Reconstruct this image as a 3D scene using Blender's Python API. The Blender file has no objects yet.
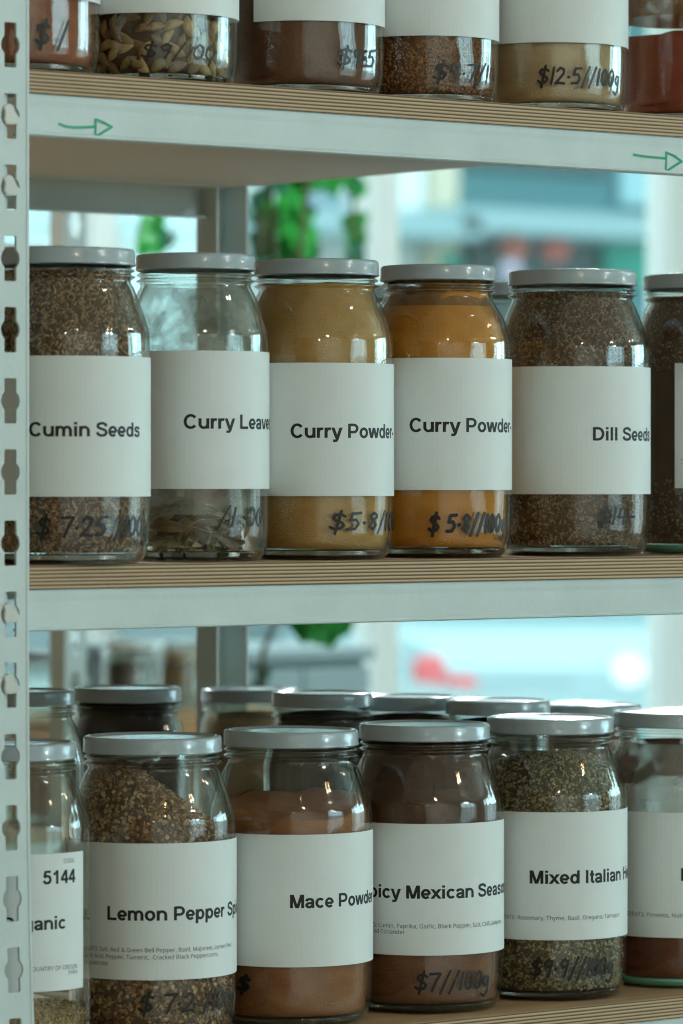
import bpy, bmesh, math, random
from mathutils import Vector, Matrix
from mathutils.geometry import tessellate_polygon
random.seed(7)
sc = bpy.context.scene
COL = sc.collection
PI = math.pi

# ------------------------------------------------------------------ camera geometry
FPX = 4350.0                      # focal length in pixels of the 683x1024 frame
PSI = math.radians(38.85)          # yaw towards +X
HZ = 481.0                        # image row of the horizon
CAM = Vector((0, 0, 1.5))
FW = Vector((math.sin(PSI), math.cos(PSI), 0))
RT = Vector((math.cos(PSI), -math.sin(PSI), 0))

def ray(u, v):
    return FW + RT*((u-341.5)/FPX) + Vector((0, 0, (HZ-v)/FPX))
def onY(u, v, Y):
    d = ray(u, v); return CAM + d*(Y/d.y)
def depth(p): return (Vector(p)-CAM).dot(FW)

# shelf layout (metres)
Y_FRONT, Y_AXIS, Y_BACK = 2.246, 2.3166, 2.88
YP = Y_FRONT-.003                 # face of the uprights
Z_TOP, Z_MID, Z_BOT = 1.7584, 1.4470, 1.1355
T_PLY, H_BEAM = 0.0154, 0.0261

# ------------------------------------------------------------------ materials
def lin(c):
    return tuple((x/12.92 if x <= .04045 else ((x+.055)/1.055)**2.4) for x in c)
def rgb(r, g, b): return lin((r/255, g/255, b/255)) + (1,)

def newmat(name):
    m = bpy.data.materials.new(name); m.use_nodes = True
    nt = m.node_tree; nt.nodes.clear()
    out = nt.nodes.new('ShaderNodeOutputMaterial')
    return m, nt, out
def N(nt, t, **kw):
    n = nt.nodes.new(t)
    for k, v in kw.items(): setattr(n, k, v)
    return n
def ramp(nt, stops, interp='LINEAR'):
    r = N(nt, 'ShaderNodeValToRGB'); r.color_ramp.interpolation = interp
    el = r.color_ramp.elements
    while len(el) < len(stops): el.new(0.5)
    for e, (p, c) in zip(el, stops): e.position = p; e.color = c
    return r
def plain(name, col, rough=.5, metal=0., noise=0., nscale=40., bump=0., bscale=200., spec=.5, coat=0.):
    m, nt, out = newmat(name)
    p = N(nt, 'ShaderNodeBsdfPrincipled')
    p.inputs['Base Color'].default_value = col
    p.inputs['Roughness'].default_value = rough
    p.inputs['Metallic'].default_value = metal
    p.inputs['Specular IOR Level'].default_value = spec
    p.inputs['Coat Weight'].default_value = coat
    tc = N(nt, 'ShaderNodeTexCoord')
    if noise:
        nz = N(nt, 'ShaderNodeTexNoise'); nz.inputs['Scale'].default_value = nscale; nz.inputs['Detail'].default_value = 5
        nt.links.new(tc.outputs['Object'], nz.inputs['Vector'])
        lo = tuple(c*(1-noise) for c in col[:3])+(1,); hi = tuple(min(1, c*(1+noise)) for c in col[:3])+(1,)
        r = ramp(nt, [(.3, lo), (.7, hi)])
        nt.links.new(nz.outputs['Fac'], r.inputs['Fac']); nt.links.new(r.outputs['Color'], p.inputs['Base Color'])
    if bump:
        nb = N(nt, 'ShaderNodeTexNoise'); nb.inputs['Scale'].default_value = bscale; nb.inputs['Detail'].default_value = 3
        nt.links.new(tc.outputs['Object'], nb.inputs['Vector'])
        b = N(nt, 'ShaderNodeBump'); b.inputs['Strength'].default_value = bump; b.inputs['Distance'].default_value = .002
        nt.links.new(nb.outputs['Fac'], b.inputs['Height']); nt.links.new(b.outputs['Normal'], p.inputs['Normal'])
    nt.links.new(p.outputs['BSDF'], out.inputs['Surface'])
    return m
def seed_mat(name, cols, rough=.6):
    """each seed its own natural colour (random per mesh island)"""
    m, nt, out = newmat(name)
    p = N(nt, 'ShaderNodeBsdfPrincipled'); p.inputs['Roughness'].default_value = rough
    g = N(nt, 'ShaderNodeNewGeometry')
    r = ramp(nt, [(i/max(1, len(cols)-1), c) for i, c in enumerate(cols)])
    nt.links.new(g.outputs['Random Per Island'], r.inputs['Fac'])
    nt.links.new(r.outputs['Color'], p.inputs['Base Color'])
    nt.links.new(p.outputs['BSDF'], out.inputs['Surface'])
    return m
def powder_mat(name, c0, c1, scale=60., bump=.5, layer=None):
    m, nt, out = newmat(name)
    p = N(nt, 'ShaderNodeBsdfPrincipled'); p.inputs['Roughness'].default_value = .9; p.inputs['Specular IOR Level'].default_value = .15
    tc = N(nt, 'ShaderNodeTexCoord')
    mp = N(nt, 'ShaderNodeMapping'); mp.inputs['Scale'].default_value = (1, 1, 1.6)
    nz = N(nt, 'ShaderNodeTexNoise'); nz.inputs['Scale'].default_value = scale; nz.inputs['Detail'].default_value = 8; nz.inputs['Roughness'].default_value = .6
    nt.links.new(tc.outputs['Object'], mp.inputs['Vector']); nt.links.new(mp.outputs['Vector'], nz.inputs['Vector'])
    r = ramp(nt, [(.35, c0), (.65, c1)])
    nt.links.new(nz.outputs['Fac'], r.inputs['Fac'])
    nt.links.new(r.outputs['Color'], p.inputs['Base Color'])
    b = N(nt, 'ShaderNodeBump'); b.inputs['Strength'].default_value = bump; b.inputs['Distance'].default_value = .002
    nz2 = N(nt, 'ShaderNodeTexNoise'); nz2.inputs['Scale'].default_value = 700; nz2.inputs['Detail'].default_value = 4
    nt.links.new(tc.outputs['Object'], nz2.inputs['Vector'])
    nt.links.new(nz2.outputs['Fac'], b.inputs['Height']); nt.links.new(b.outputs['Normal'], p.inputs['Normal'])
    nt.links.new(p.outputs['BSDF'], out.inputs['Surface'])
    return m
def glass_mat(name, tint=(.97, .99, .98, 1), edge=(.30, .37, .33, 1), wav=.12, dust=0., refl=1.0):
    """thin clear glass: fresnel mirror over a tinted clear body, darker where the wall is seen edge on"""
    m, nt, out = newmat(name)
    tc = N(nt, 'ShaderNodeTexCoord')
    lw = N(nt, 'ShaderNodeLayerWeight'); lw.inputs['Blend'].default_value = .5
    p5 = N(nt, 'ShaderNodeMath', operation='POWER'); p5.inputs[1].default_value = 3.7
    nt.links.new(lw.outputs['Facing'], p5.inputs[0])
    sch = N(nt, 'ShaderNodeMath', operation='MULTIPLY_ADD'); sch.inputs[1].default_value = .9; sch.inputs[2].default_value = .045*refl
    sch.use_clamp = True
    nt.links.new(p5.outputs[0], sch.inputs[0])
    p3 = N(nt, 'ShaderNodeMath', operation='POWER'); p3.inputs[1].default_value = 4.
    nt.links.new(lw.outputs['Facing'], p3.inputs[0])
    mx = N(nt, 'ShaderNodeMix', data_type='RGBA')
    mx.inputs['A'].default_value = tint; mx.inputs['B'].default_value = edge
    nt.links.new(p3.outputs[0], mx.inputs['Factor'])
    tr = N(nt, 'ShaderNodeBsdfTransparent'); nt.links.new(mx.outputs['Result'], tr.inputs['Color'])
    gl = N(nt, 'ShaderNodeBsdfGlossy'); gl.inputs['Roughness'].default_value = .045; gl.inputs['Color'].default_value = (1, 1, 1, 1)
    nz = N(nt, 'ShaderNodeTexNoise'); nz.inputs['Scale'].default_value = 38; nz.inputs['Detail'].default_value = 2
    mp = N(nt, 'ShaderNodeMapping'); mp.inputs['Scale'].default_value = (1, 1, .5)
    nt.links.new(tc.outputs['Object'], mp.inputs['Vector']); nt.links.new(mp.outputs['Vector'], nz.inputs['Vector'])
    b = N(nt, 'ShaderNodeBump'); b.inputs['Strength'].default_value = wav; b.inputs['Distance'].default_value = .01
    nt.links.new(nz.outputs['Fac'], b.inputs['Height']); nt.links.new(b.outputs['Normal'], gl.inputs['Normal'])
    ms = N(nt, 'ShaderNodeMixShader')
    nt.links.new(sch.outputs[0], ms.inputs['Fac']); nt.links.new(tr.outputs[0], ms.inputs[1]); nt.links.new(gl.outputs[0], ms.inputs[2])
    last = ms
    if dust:
        df = N(nt, 'ShaderNodeBsdfDiffuse'); df.inputs['Color'].default_value = (.62, .62, .58, 1)
        n2 = N(nt, 'ShaderNodeTexNoise'); n2.inputs['Scale'].default_value = 30; n2.inputs['Detail'].default_value = 8
        nt.links.new(tc.outputs['Object'], n2.inputs['Vector'])
        r = ramp(nt, [(.25, (0, 0, 0, 1)), (.75, (dust, dust, dust, 1))]); nt.links.new(n2.outputs['Fac'], r.inputs['Fac'])
        m2 = N(nt, 'ShaderNodeMixShader')
        nt.links.new(r.outputs['Color'], m2.inputs['Fac']); nt.links.new(ms.outputs[0], m2.inputs[1]); nt.links.new(df.outputs[0], m2.inputs[2])
        last = m2
    nt.links.new(last.outputs[0], out.inputs['Surface'])
    return m
def thick_glass_mat(name, col, rough=.05):
    m, nt, out = newmat(name)
    p = N(nt, 'ShaderNodeBsdfPrincipled')
    p.inputs['Base Color'].default_value = col; p.inputs['Roughness'].default_value = rough
    p.inputs['Transmission Weight'].default_value = 1; p.inputs['IOR'].default_value = 1.48
    nt.links.new(p.outputs['BSDF'], out.inputs['Surface'])
    return m
def smear_mat(name, col, scale=60., lo=.5, hi=.62):
    """patchy film inside the glass: clinging powder, and painted reflections and haze"""
    m, nt, out = newmat(name)
    tc = N(nt, 'ShaderNodeTexCoord')
    n2 = N(nt, 'ShaderNodeTexNoise'); n2.inputs['Scale'].default_value = scale; n2.inputs['Detail'].default_value = 6
    nt.links.new(tc.outputs['Object'], n2.inputs['Vector'])
    r = ramp(nt, [(lo, (0, 0, 0, 1)), (hi, (1, 1, 1, 1))]); nt.links.new(n2.outputs['Fac'], r.inputs['Fac'])
    df = N(nt, 'ShaderNodeBsdfDiffuse'); df.inputs['Color'].default_value = col
    tr = N(nt, 'ShaderNodeBsdfTransparent')
    ms = N(nt, 'ShaderNodeMixShader')
    nt.links.new(r.outputs['Color'], ms.inputs['Fac']); nt.links.new(tr.outputs[0], ms.inputs[1]); nt.links.new(df.outputs[0], ms.inputs[2])
    nt.links.new(ms.outputs[0], out.inputs['Surface'])
    return m
def emit_mat(name, col, s):
    m, nt, out = newmat(name)
    e = N(nt, 'ShaderNodeEmission'); e.inputs['Color'].default_value = col; e.inputs['Strength'].default_value = s
    nt.links.new(e.outputs[0], out.inputs['Surface']); return m
def ply_mat():
    m, nt, out = newmat('plywood')
    p = N(nt, 'ShaderNodeBsdfPrincipled'); p.inputs['Roughness'].default_value = .65
    tc = N(nt, 'ShaderNodeTexCoord'); sx = N(nt, 'ShaderNodeSeparateXYZ')
    nt.links.new(tc.outputs['Object'], sx.inputs[0])
    # edge: glued layers, in object z (0 = underside)
    nz = N(nt, 'ShaderNodeTexNoise'); nz.inputs['Scale'].default_value = 1; nz.inputs['Detail'].default_value = 4
    mp = N(nt, 'ShaderNodeMapping'); mp.inputs['Scale'].default_value = (14, 14, 300)
    nt.links.new(tc.outputs['Object'], mp.inputs['Vector']); nt.links.new(mp.outputs['Vector'], nz.inputs['Vector'])
    jit = N(nt, 'ShaderNodeMath', operation='MULTIPLY_ADD'); jit.inputs[1].default_value = .0007; jit.inputs[2].default_value = -.00035
    nt.links.new(nz.outputs['Fac'], jit.inputs[0])
    ad = N(nt, 'ShaderNodeMath', operation='ADD'); nt.links.new(sx.outputs['Z'], ad.inputs[0]); nt.links.new(jit.outputs[0], ad.inputs[1])
    dv = N(nt, 'ShaderNodeMath', operation='DIVIDE'); dv.inputs[1].default_value = T_PLY/6.5
    nt.links.new(ad.outputs[0], dv.inputs[0])
    fr = N(nt, 'ShaderNodeMath', operation='FRACT'); nt.links.new(dv.outputs[0], fr.inputs[0])
    r = ramp(nt, [(0, rgb(88, 66, 46)), (.30, rgb(112, 86, 62)), (.48, rgb(188, 160, 124)), (.86, rgb(202, 176, 140)), (1, rgb(105, 80, 56))])
    nt.links.new(fr.outputs[0], r.inputs['Fac'])
    # face veneer
    nf = N(nt, 'ShaderNodeTexNoise'); nf.inputs['Scale'].default_value = 1; nf.inputs['Detail'].default_value = 6
    mf = N(nt, 'ShaderNodeMapping'); mf.inputs['Scale'].default_value = (6, 60, 10)
    nt.links.new(tc.outputs['Object'], mf.inputs['Vector']); nt.links.new(mf.outputs['Vector'], nf.inputs['Vector'])
    rf = ramp(nt, [(.3, rgb(158, 124, 88)), (.7, rgb(186, 152, 112))]); nt.links.new(nf.outputs['Fac'], rf.inputs['Fac'])
    # the underside is faced with pale grey laminate
    g = N(nt, 'ShaderNodeNewGeometry'); sn = N(nt, 'ShaderNodeSeparateXYZ'); nt.links.new(g.outputs['Normal'], sn.inputs[0])
    up = N(nt, 'ShaderNodeMath', operation='GREATER_THAN'); up.inputs[1].default_value = .5; nt.links.new(sn.outputs['Z'], up.inputs[0])
    dn = N(nt, 'ShaderNodeMath', operation='LESS_THAN'); dn.inputs[1].default_value = -.5; nt.links.new(sn.outputs['Z'], dn.inputs[0])
    m1 = N(nt, 'ShaderNodeMix', data_type='RGBA'); nt.links.new(up.outputs[0], m1.inputs['Factor'])
    nt.links.new(r.outputs['Color'], m1.inputs['A']); nt.links.new(rf.outputs['Color'], m1.inputs['B'])
    m2 = N(nt, 'ShaderNodeMix', data_type='RGBA'); nt.links.new(dn.outputs[0], m2.inputs['Factor'])
    nt.links.new(m1.outputs['Result'], m2.inputs['A']); m2.inputs['B'].default_value = rgb(214, 218, 216)
    nt.links.new(m2.outputs['Result'], p.inputs['Base Color'])
    nt.links.new(p.outputs['BSDF'], out.inputs['Surface'])
    return m

M = dict(
    steel=plain('painted_steel', rgb(202, 216, 215), .42, noise=.05, nscale=25, bump=.06, bscale=300),
    hook=plain('bare_hook_steel', rgb(208, 210, 202), .4, noise=.06),
    ply=ply_mat(),
    lid=plain('lid_enamel', rgb(168, 182, 188), .2, noise=.04, nscale=60, bump=.03, bscale=120, coat=.3),
    lidwhite=plain('lid_white', rgb(225, 228, 224), .3),
    paper=plain('label_paper', rgb(226, 233, 232), .55, noise=.025, nscale=30, bump=.05, bscale=60, spec=.35),
    ink=plain('label_ink', rgb(16, 16, 18), .5),
    inkgrey=plain('label_ink_small', rgb(52, 54, 54), .5),
    marker=plain('black_marker', rgb(20, 16, 14), .4),
    green_marker=plain('green_marker', rgb(0, 158, 114), .4),
    glass=glass_mat('jar_glass'),
    glass_dusty=glass_mat('jar_glass_dusty', dust=.55),
    base=thick_glass_mat('jar_base_glass', (.80, .88, .84, 1)),
    base_backlit=plain('jar_base_backlit_green', rgb(126, 206, 180), .12),  # greenish glass with the light from behind put into its colour
)

# ------------------------------------------------------------------ object helpers
def link(name, me, mat=None, parent=None, loc=None):
    o = bpy.data.objects.new(name, me)
    if mat is not None and not me.materials: me.materials.append(mat)
    COL.objects.link(o)
    if parent is not None: o.parent = parent
    if loc is not None: o.location = loc
    return o
def tag(o, label, cat, group=None, kind=None):
    o['label'] = label; o['category'] = cat
    if group: o['group'] = group
    if kind: o['kind'] = kind
    return o
def thing(name, loc, label, cat, group=None):
    o = bpy.data.objects.new(name, None); COL.objects.link(o); o.location = loc
    o.empty_display_size = .05
    return tag(o, label, cat, group)
def mesh(name, vs, fs, smooth=False):
    me = bpy.data.meshes.new(name); me.from_pydata([tuple(v) for v in vs], [], fs); me.update()
    if smooth: me.polygons.foreach_set('use_smooth', [True]*len(me.polygons))
    return me
def from_bm(name, bm, smooth=False):
    me = bpy.data.meshes.new(name); bm.normal_update(); bm.to_mesh(me); bm.free()
    if smooth: me.polygons.foreach_set('use_smooth', [True]*len(me.polygons))
    return me
def box_bm(bm, x0, x1, y0, y1, z0, z1, bev=0.):
    vs = [bm.verts.new((x, y, z)) for x in (x0, x1) for y in (y0, y1) for z in (z0, z1)]
    for f in ((0, 1, 3, 2), (4, 6, 7, 5), (0, 4, 5, 1), (2, 3, 7, 6), (0, 2, 6, 4), (1, 5, 7, 3)):
        bm.faces.new([vs[i] for i in f])
    if bev:
        es = {e for v in vs for e in v.link_edges}
        bmesh.ops.bevel(bm, geom=list(es), offset=bev, segments=2, affect='EDGES', profile=.6)
    bmesh.ops.recalc_face_normals(bm, faces=bm.faces)
def box_me(name, *a, bev=0.):
    bm = bmesh.new(); box_bm(bm, *a, bev=bev); return from_bm(name, bm)
def lathe(name, prof, n=72, closed=False, smooth=True):
    """prof: (r, z) list, outside going up; r = 0 ends become poles"""
    vs, fs, rows = [], [], []
    for r, z in prof:
        if r < 1e-6:
            rows.append([len(vs)]); vs.append((0, 0, z))
        else:
            rows.append(list(range(len(vs), len(vs)+n)))
            vs += [(r*math.cos(2*PI*i/n), r*math.sin(2*PI*i/n), z) for i in range(n)]
    pairs = list(zip(rows, rows[1:])) + ([(rows[-1], rows[0])] if closed else [])
    for a, b in pairs:
        for i in range(n):
            j = (i+1) % n
            if len(a) == 1 and len(b) == 1: continue
            if len(a) == 1: fs.append((a[0], b[j], b[i]))
            elif len(b) == 1: fs.append((a[i], a[j], b[0]))
            else: fs.append((a[i], a[j], b[j], b[i]))
    return mesh(name, vs, fs, smooth)
def spline(pts, k=5):
    """Catmull-Rom through (r, z) points"""
    out = []
    P = [pts[0]] + list(pts) + [pts[-1]]
    for i in range(1, len(P)-2):
        for s in range(k):
            t = s/k
            out.append(tuple(.5*((2*P[i][c]) + (-P[i-1][c]+P[i+1][c])*t + (2*P[i-1][c]-5*P[i][c]+4*P[i+1][c]-P[i+2][c])*t*t
                       + (-P[i-1][c]+3*P[i][c]-3*P[i+1][c]+P[i+2][c])*t**3) for c in (0, 1)))
    out.append(tuple(pts[-1]))
    return out
def tube_me(name, pts, r, n=8):
    vs, fs = [], []
    for i, p in enumerate(pts):
        p = Vector(p); d = (Vector(pts[min(i+1, len(pts)-1)])-Vector(pts[max(i-1, 0)])).normalized()
        a = d.orthogonal().normalized(); b = d.cross(a)
        rr = r[i] if isinstance(r, (list, tuple)) else r
        vs += [p + a*(rr*math.cos(2*PI*k/n)) + b*(rr*math.sin(2*PI*k/n)) for k in range(n)]
    for i in range(len(pts)-1):
        for k in range(n): fs.append((i*n+k, i*n+(k+1) % n, (i+1)*n+(k+1) % n, (i+1)*n+k))
    fs.append(tuple(range(n-1, -1, -1))); fs.append(tuple(range((len(pts)-1)*n, len(pts)*n)))
    return mesh(name, vs, fs, True)

# ------------------------------------------------------------------ lettering
import os
FONT = None
try:
    p = os.path.join(bpy.utils.resource_path('LOCAL'), 'datafiles', 'fonts', 'NotoSansMath-Regular.woff2')
    if os.path.exists(p): FONT = bpy.data.fonts.load(p)
except Exception: FONT = None
def text_mesh(body, space=1.0):
    """flat lettering, cap height scaled to 1, first glyph starting at x = 0, baseline y = 0 -> (verts, faces, width)"""
    cu = bpy.data.curves.new('lettering', 'FONT')
    if FONT: cu.font = FONT
    cu.body = body; cu.size = 1; cu.resolution_u = 3; cu.space_character = space; cu.fill_mode = 'FRONT'
    ob = bpy.data.objects.new('lettering_tmp', cu); COL.objects.link(ob)
    dg = bpy.context.evaluated_depsgraph_get()
    me = bpy.data.meshes.new_from_object(ob.evaluated_get(dg))
    bm = bmesh.new(); bm.from_mesh(me)
    xa, xb = min(v.co.x for v in bm.verts), max(v.co.x for v in bm.verts)
    x = xa+.4
    while x < xb and len(body) < 12:
        bmesh.ops.bisect_plane(bm, geom=bm.verts[:]+bm.edges[:]+bm.faces[:], plane_co=(x, 0, 0), plane_no=(1, 0, 0)); x += .4
    bm.verts.index_update()
    vs = [tuple(v.co) for v in bm.verts]; fs = [tuple(v.index for v in f.verts) for f in bm.faces]; bm.free()
    bpy.data.objects.remove(ob); bpy.data.meshes.remove(me); bpy.data.curves.remove(cu)
    x0 = min(v[0] for v in vs); x1 = max(v[0] for v in vs)
    return vs, fs, x0, x1
CAPH = None
def cap_height():
    global CAPH
    if CAPH is None:
        vs, _, _, _ = text_mesh('H'); CAPH = max(v[1] for v in vs)
    return CAPH

# heavy grotesque capitals and lower case for the label titles, drawn as pen paths in cap heights
def A_(cx, cy, rx, ry, a0, a1, n=16):
    return [(cx+rx*math.cos(math.radians(a0+(a1-a0)*i/n)), cy+ry*math.sin(math.radians(a0+(a1-a0)*i/n))) for i in range(n+1)]
def S_(*p): return spline(list(p), 4)
_OB = A_(.4265, .3625, .2735, .2925, 0, 360, 28)
_ARCH = lambda x0, x1: [(x0, .36)] + A_((x0+x1)/2, .40, (x1-x0)/2, .255, 180, 0, 12) + [(x1, 0)]
HEAVY = {   # advance, clamp range or None, pen paths
 'C': (1.008, None, [A_(.52, .5, .385, .43, 38, 322, 26)]),
 'D': (1.008, None, [[(.17, 0), (.17, 1)], [(.17, .918), (.45, .918)]+A_(.45, .5, .41, .418, 90, -90, 18)+[(.17, .082)]]),
 'H': (1.008, None, [[(.17, 0), (.17, 1)], [(.84, 0), (.84, 1)], [(.17, .53), (.84, .53)]]),
 'I': (.388, None, [[(.194, 0), (.194, 1)]]),
 'L': (.853, None, [[(.17, 0), (.17, 1)], [(.17, .082), (.81, .082)]]),
 'M': (1.163, (0, 1), [[(.165, 0), (.165, 1)], [(1.0, 0), (1.0, 1)], [(.19, 1.1), (.582, -.06)], [(.975, 1.1), (.582, -.06)]]),
 'O': (1.086, None, [A_(.543, .5, .42, .432, 0, 360, 30)]),
 'P': (.931, None, [[(.17, 0), (.17, 1)], [(.17, .918), (.50, .918)]+A_(.50, .665, .285, .253, 90, -90, 14)+[(.17, .412)]]),
 'S': (.931, None, [S_((.80, .71), (.70, .87), (.47, .925), (.23, .87), (.15, .73), (.23, .61), (.46, .53), (.70, .44), (.79, .28), (.70, .13), (.46, .075), (.21, .13), (.10, .31))]),
 'a': (.777, None, [S_((.12, .50), (.20, .62), (.38, .655), (.56, .61), (.615, .48))+[(.615, .15), (.66, 0)], S_((.61, .40), (.42, .36), (.22, .32), (.145, .20), (.20, .10), (.34, .065), (.50, .11), (.61, .25))]),
 'b': (.853, None, [[(.155, 0), (.155, 1)], A_(.445, .3625, .255, .2925, 0, 360, 26)]),
 'c': (.777, None, [A_(.4165, .3625, .2735, .2925, 40, 320, 24)]),
 'd': (.853, None, [[(.70, 0), (.70, 1)], A_(.41, .3625, .255, .2925, 0, 360, 26)]),
 'e': (.777, None, [[(.14, .335), (.66, .335)], A_(.395, .3625, .2655, .2925, -6, 318, 26)]),
 'g': (.853, None, [[(.70, .725), (.70, 0)]+S_((.70, -.02), (.63, -.17), (.44, -.215), (.25, -.19), (.14, -.10)), A_(.41, .3625, .255, .2925, 0, 360, 26)]),
 'i': (.388, None, [[(.194, 0), (.194, .725)], [(.194, .83), (.194, 1.0)]]),
 'k': (.777, (0, 1), [[(.155, 0), (.155, 1)], [(.68, .80), (.20, .28)], [(.34, .42), (.68, -.08)]]),
 'l': (.388, None, [[(.194, 0), (.194, 1)]]),
 'm': (1.242, None, [[(.155, 0), (.155, .725)], _ARCH(.155, .62), _ARCH(.62, 1.085)]),
 'n': (.853, None, [[(.155, 0), (.155, .725)], _ARCH(.155, .70)]),
 'o': (.853, None, [_OB]),
 'p': (.853, None, [[(.155, -.28), (.155, .725)], A_(.445, .3625, .255, .2925, 0, 360, 26)]),
 'r': (.543, None, [[(.155, 0), (.155, .725)], S_((.155, .40), (.21, .56), (.33, .635), (.50, .63))]),
 's': (.777, None, [S_((.64, .52), (.57, .62), (.39, .658), (.21, .61), (.175, .51), (.26, .43), (.46, .365), (.61, .29), (.635, .19), (.55, .09), (.38, .067), (.2, .11), (.11, .22))]),
 't': (.465, None, [[(.235, .95), (.235, .22)]+S_((.235, .2), (.28, .10), (.36, .082), (.45, .095)), [(.03, .645), (.43, .645)]]),
 'u': (.853, None, [[(.70, 0), (.70, .725)], [(.155, .725)]+A_(.4275, .325, .2725, .255, 180, 360, 12)+[(.70, .40)]]),
 'v': (.777, (0, .725), [[(.07, .80), (.36, -.06)], [(.71, .80), (.42, -.06)]]),
 'w': (1.086, (0, .725), [[(.065, .80), (.30, -.06)], [(.30, -.06), (.545, .80)], [(.545, .80), (.79, -.06)], [(.79, -.06), (1.03, .80)]]),
 'x': (.777, (0, .725), [[(.04, -.07), (.74, .80)], [(.74, -.07), (.04, .80)]]),
 'y': (.777, (-.29, .725), [[(.07, .80), (.37, .0)], [(.72, .80), (.42, -.05)]+S_((.40, -.10), (.33, -.19), (.22, -.21), (.11, -.20))]),
 '1': (.777, None, [[(.46, 0), (.46, 1)], S_((.45, .93), (.34, .80), (.14, .70))]),
 '4': (.777, (0, 1), [[(.53, 0), (.53, 1)], [(.03, .29), (.75, .29)], [(.52, 1.0), (.07, .30)]]),
 '5': (.777, None, [[(.68, .918), (.25, .918), (.18, .50)], S_((.15, .50), (.28, .58), (.42, .60), (.58, .53), (.645, .34), (.58, .16), (.40, .08), (.22, .13), (.10, .27))]),
 '-': (.465, None, [[(.06, .33), (.40, .33)]]),
 ' ': (.388, None, []),
}
def heavy_text(body):
    vs, fs, x = [], [], 0.
    adv = []
    for ch in body:
        w, clamp, paths = HEAVY.get(ch, HEAVY[' '])
        adv.append(x)
        for path in paths:
            p = [path[0]]
            for q in path[1:]:                   # keep spans short so the ink follows the jar
                n = max(1, int(math.hypot(q[0]-p[-1][0], q[1]-p[-1][1])/.14)); a = p[-1]
                p += [(a[0]+(q[0]-a[0])*k/n, a[1]+(q[1]-a[1])*k/n) for k in range(1, n+1)]
            closed = math.hypot(p[0][0]-p[-1][0], p[0][1]-p[-1][1]) < 1e-6
            i0 = len(vs)
            for i, c in enumerate(p):
                a = p[i-1] if i else (p[-2] if closed else p[0]); b = p[i+1] if i+1 < len(p) else (p[1] if closed else p[-1])
                tx, ty = b[0]-a[0], b[1]-a[1]; L = math.hypot(tx, ty) or 1
                hw = (-ty/L*.112, tx/L*.094)
                for sg in (1, -1):
                    yy = c[1]+sg*hw[1]
                    if clamp: yy = min(max(yy, clamp[0]), clamp[1])
                    vs.append((x+c[0]+sg*hw[0], yy, 0))
            for i in range(len(p)-1):
                k = i0+2*i; fs.append((k, k+2, k+3, k+1))
        x += w
    adv.append(x)
    return vs, fs, adv
# hand lettering: pen strokes on a 1-high grid
GL = {
 '$': [[(.62,.80),(.45,.92),(.2,.88),(.12,.70),(.28,.54),(.5,.44),(.62,.28),(.5,.10),(.25,.05),(.05,.18)], [(.42,1.12),(.36,.5),(.30,-.22)]],
 '0': [[(.3,1),(.1,.75),(.08,.3),(.25,0),(.45,.1),(.55,.5),(.48,.85),(.3,1)]],
 '1': [[(.22,1),(.2,.5),(.16,0)]],
 '2': [[(.08,.78),(.25,1),(.48,.9),(.5,.65),(.3,.35),(.05,.02),(.3,.06),(.6,.02)]],
 '4': [[(.2,1),(.1,.45),(.55,.45)], [(.5,.95),(.42,0)]],
 '5': [[(.6,1),(.22,.96),(.15,.58),(.42,.6),(.55,.35),(.42,.06),(.08,.04)]],
 '7': [[(.05,.95),(.6,.98),(.4,.5),(.25,-.05)]],
 '8': [[(.5,.85),(.3,1),(.12,.8),(.3,.55),(.5,.3),(.35,.02),(.12,.2),(.3,.52),(.52,.78)]],
 '9': [[(.52,.8),(.3,1),(.1,.75),(.25,.5),(.5,.65),(.52,.9),(.45,.4),(.36,-.05)]],
 '.': [[(.1,.42),(.16,.44),(.12,.38)]],
 '/': [[(.45,1.1),(.25,.5),(.05,-.2)]],
 '-': [[(.05,.45),(.5,.48)]],
 'g': [[(.5,.6),(.25,.65),(.1,.35),(.3,.1),(.5,.5),(.5,-.2),(.3,-.5),(.05,-.35)]],
}
GW = {'$': .72, '0': .62, '1': .36, '2': .7, '4': .68, '5': .7, '7': .68, '8': .64, '9': .66, '.': .3, '/': .5, ' ': .4, '-': .6, 'g': .6}
def strokes_for(body, slant=.12):
    out, x = [], 0
    for ch in body:
        for st in GL.get(ch, []):
            out.append([(x+px+slant*py, py) for px, py in st])
        x += GW.get(ch, .6)
    return out, x
def ribbons(name, strokes, w, fn):
    """pen strokes as thin raised ink: quads between points plus round joints. fn(a, b, off) -> 3-D point"""
    vs, fs = [], []
    def add(poly):
        i0 = len(vs); n = len(poly)
        o_ = .00012+.000012*(len(fs) % 17)       # overlapping pen strokes lie on each other, never coplanar
        vs.extend(fn(a, b, o_) for a, b in poly); vs.extend(fn(a, b, 0) for a, b in poly)
        fs.append(tuple(range(i0, i0+n)))
        for k in range(n): fs.append((i0+k, i0+n+k, i0+n+(k+1) % n, i0+(k+1) % n))
    for st in strokes:
        for (a0, b0), (a1, b1) in zip(st, st[1:]):
            L = math.hypot(a1-a0, b1-b0) or 1e-9
            nx, ny = -(b1-b0)/L*w/2, (a1-a0)/L*w/2
            add([(a0-nx, b0-ny), (a1-nx, b1-ny), (a1+nx, b1+ny), (a0+nx, b0+ny)])
        for a, b in st:
            add([(a+w/2*math.cos(k*PI/4), b+w/2*math.sin(k*PI/4)) for k in range(8)])
    return mesh(name, vs, fs)

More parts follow.
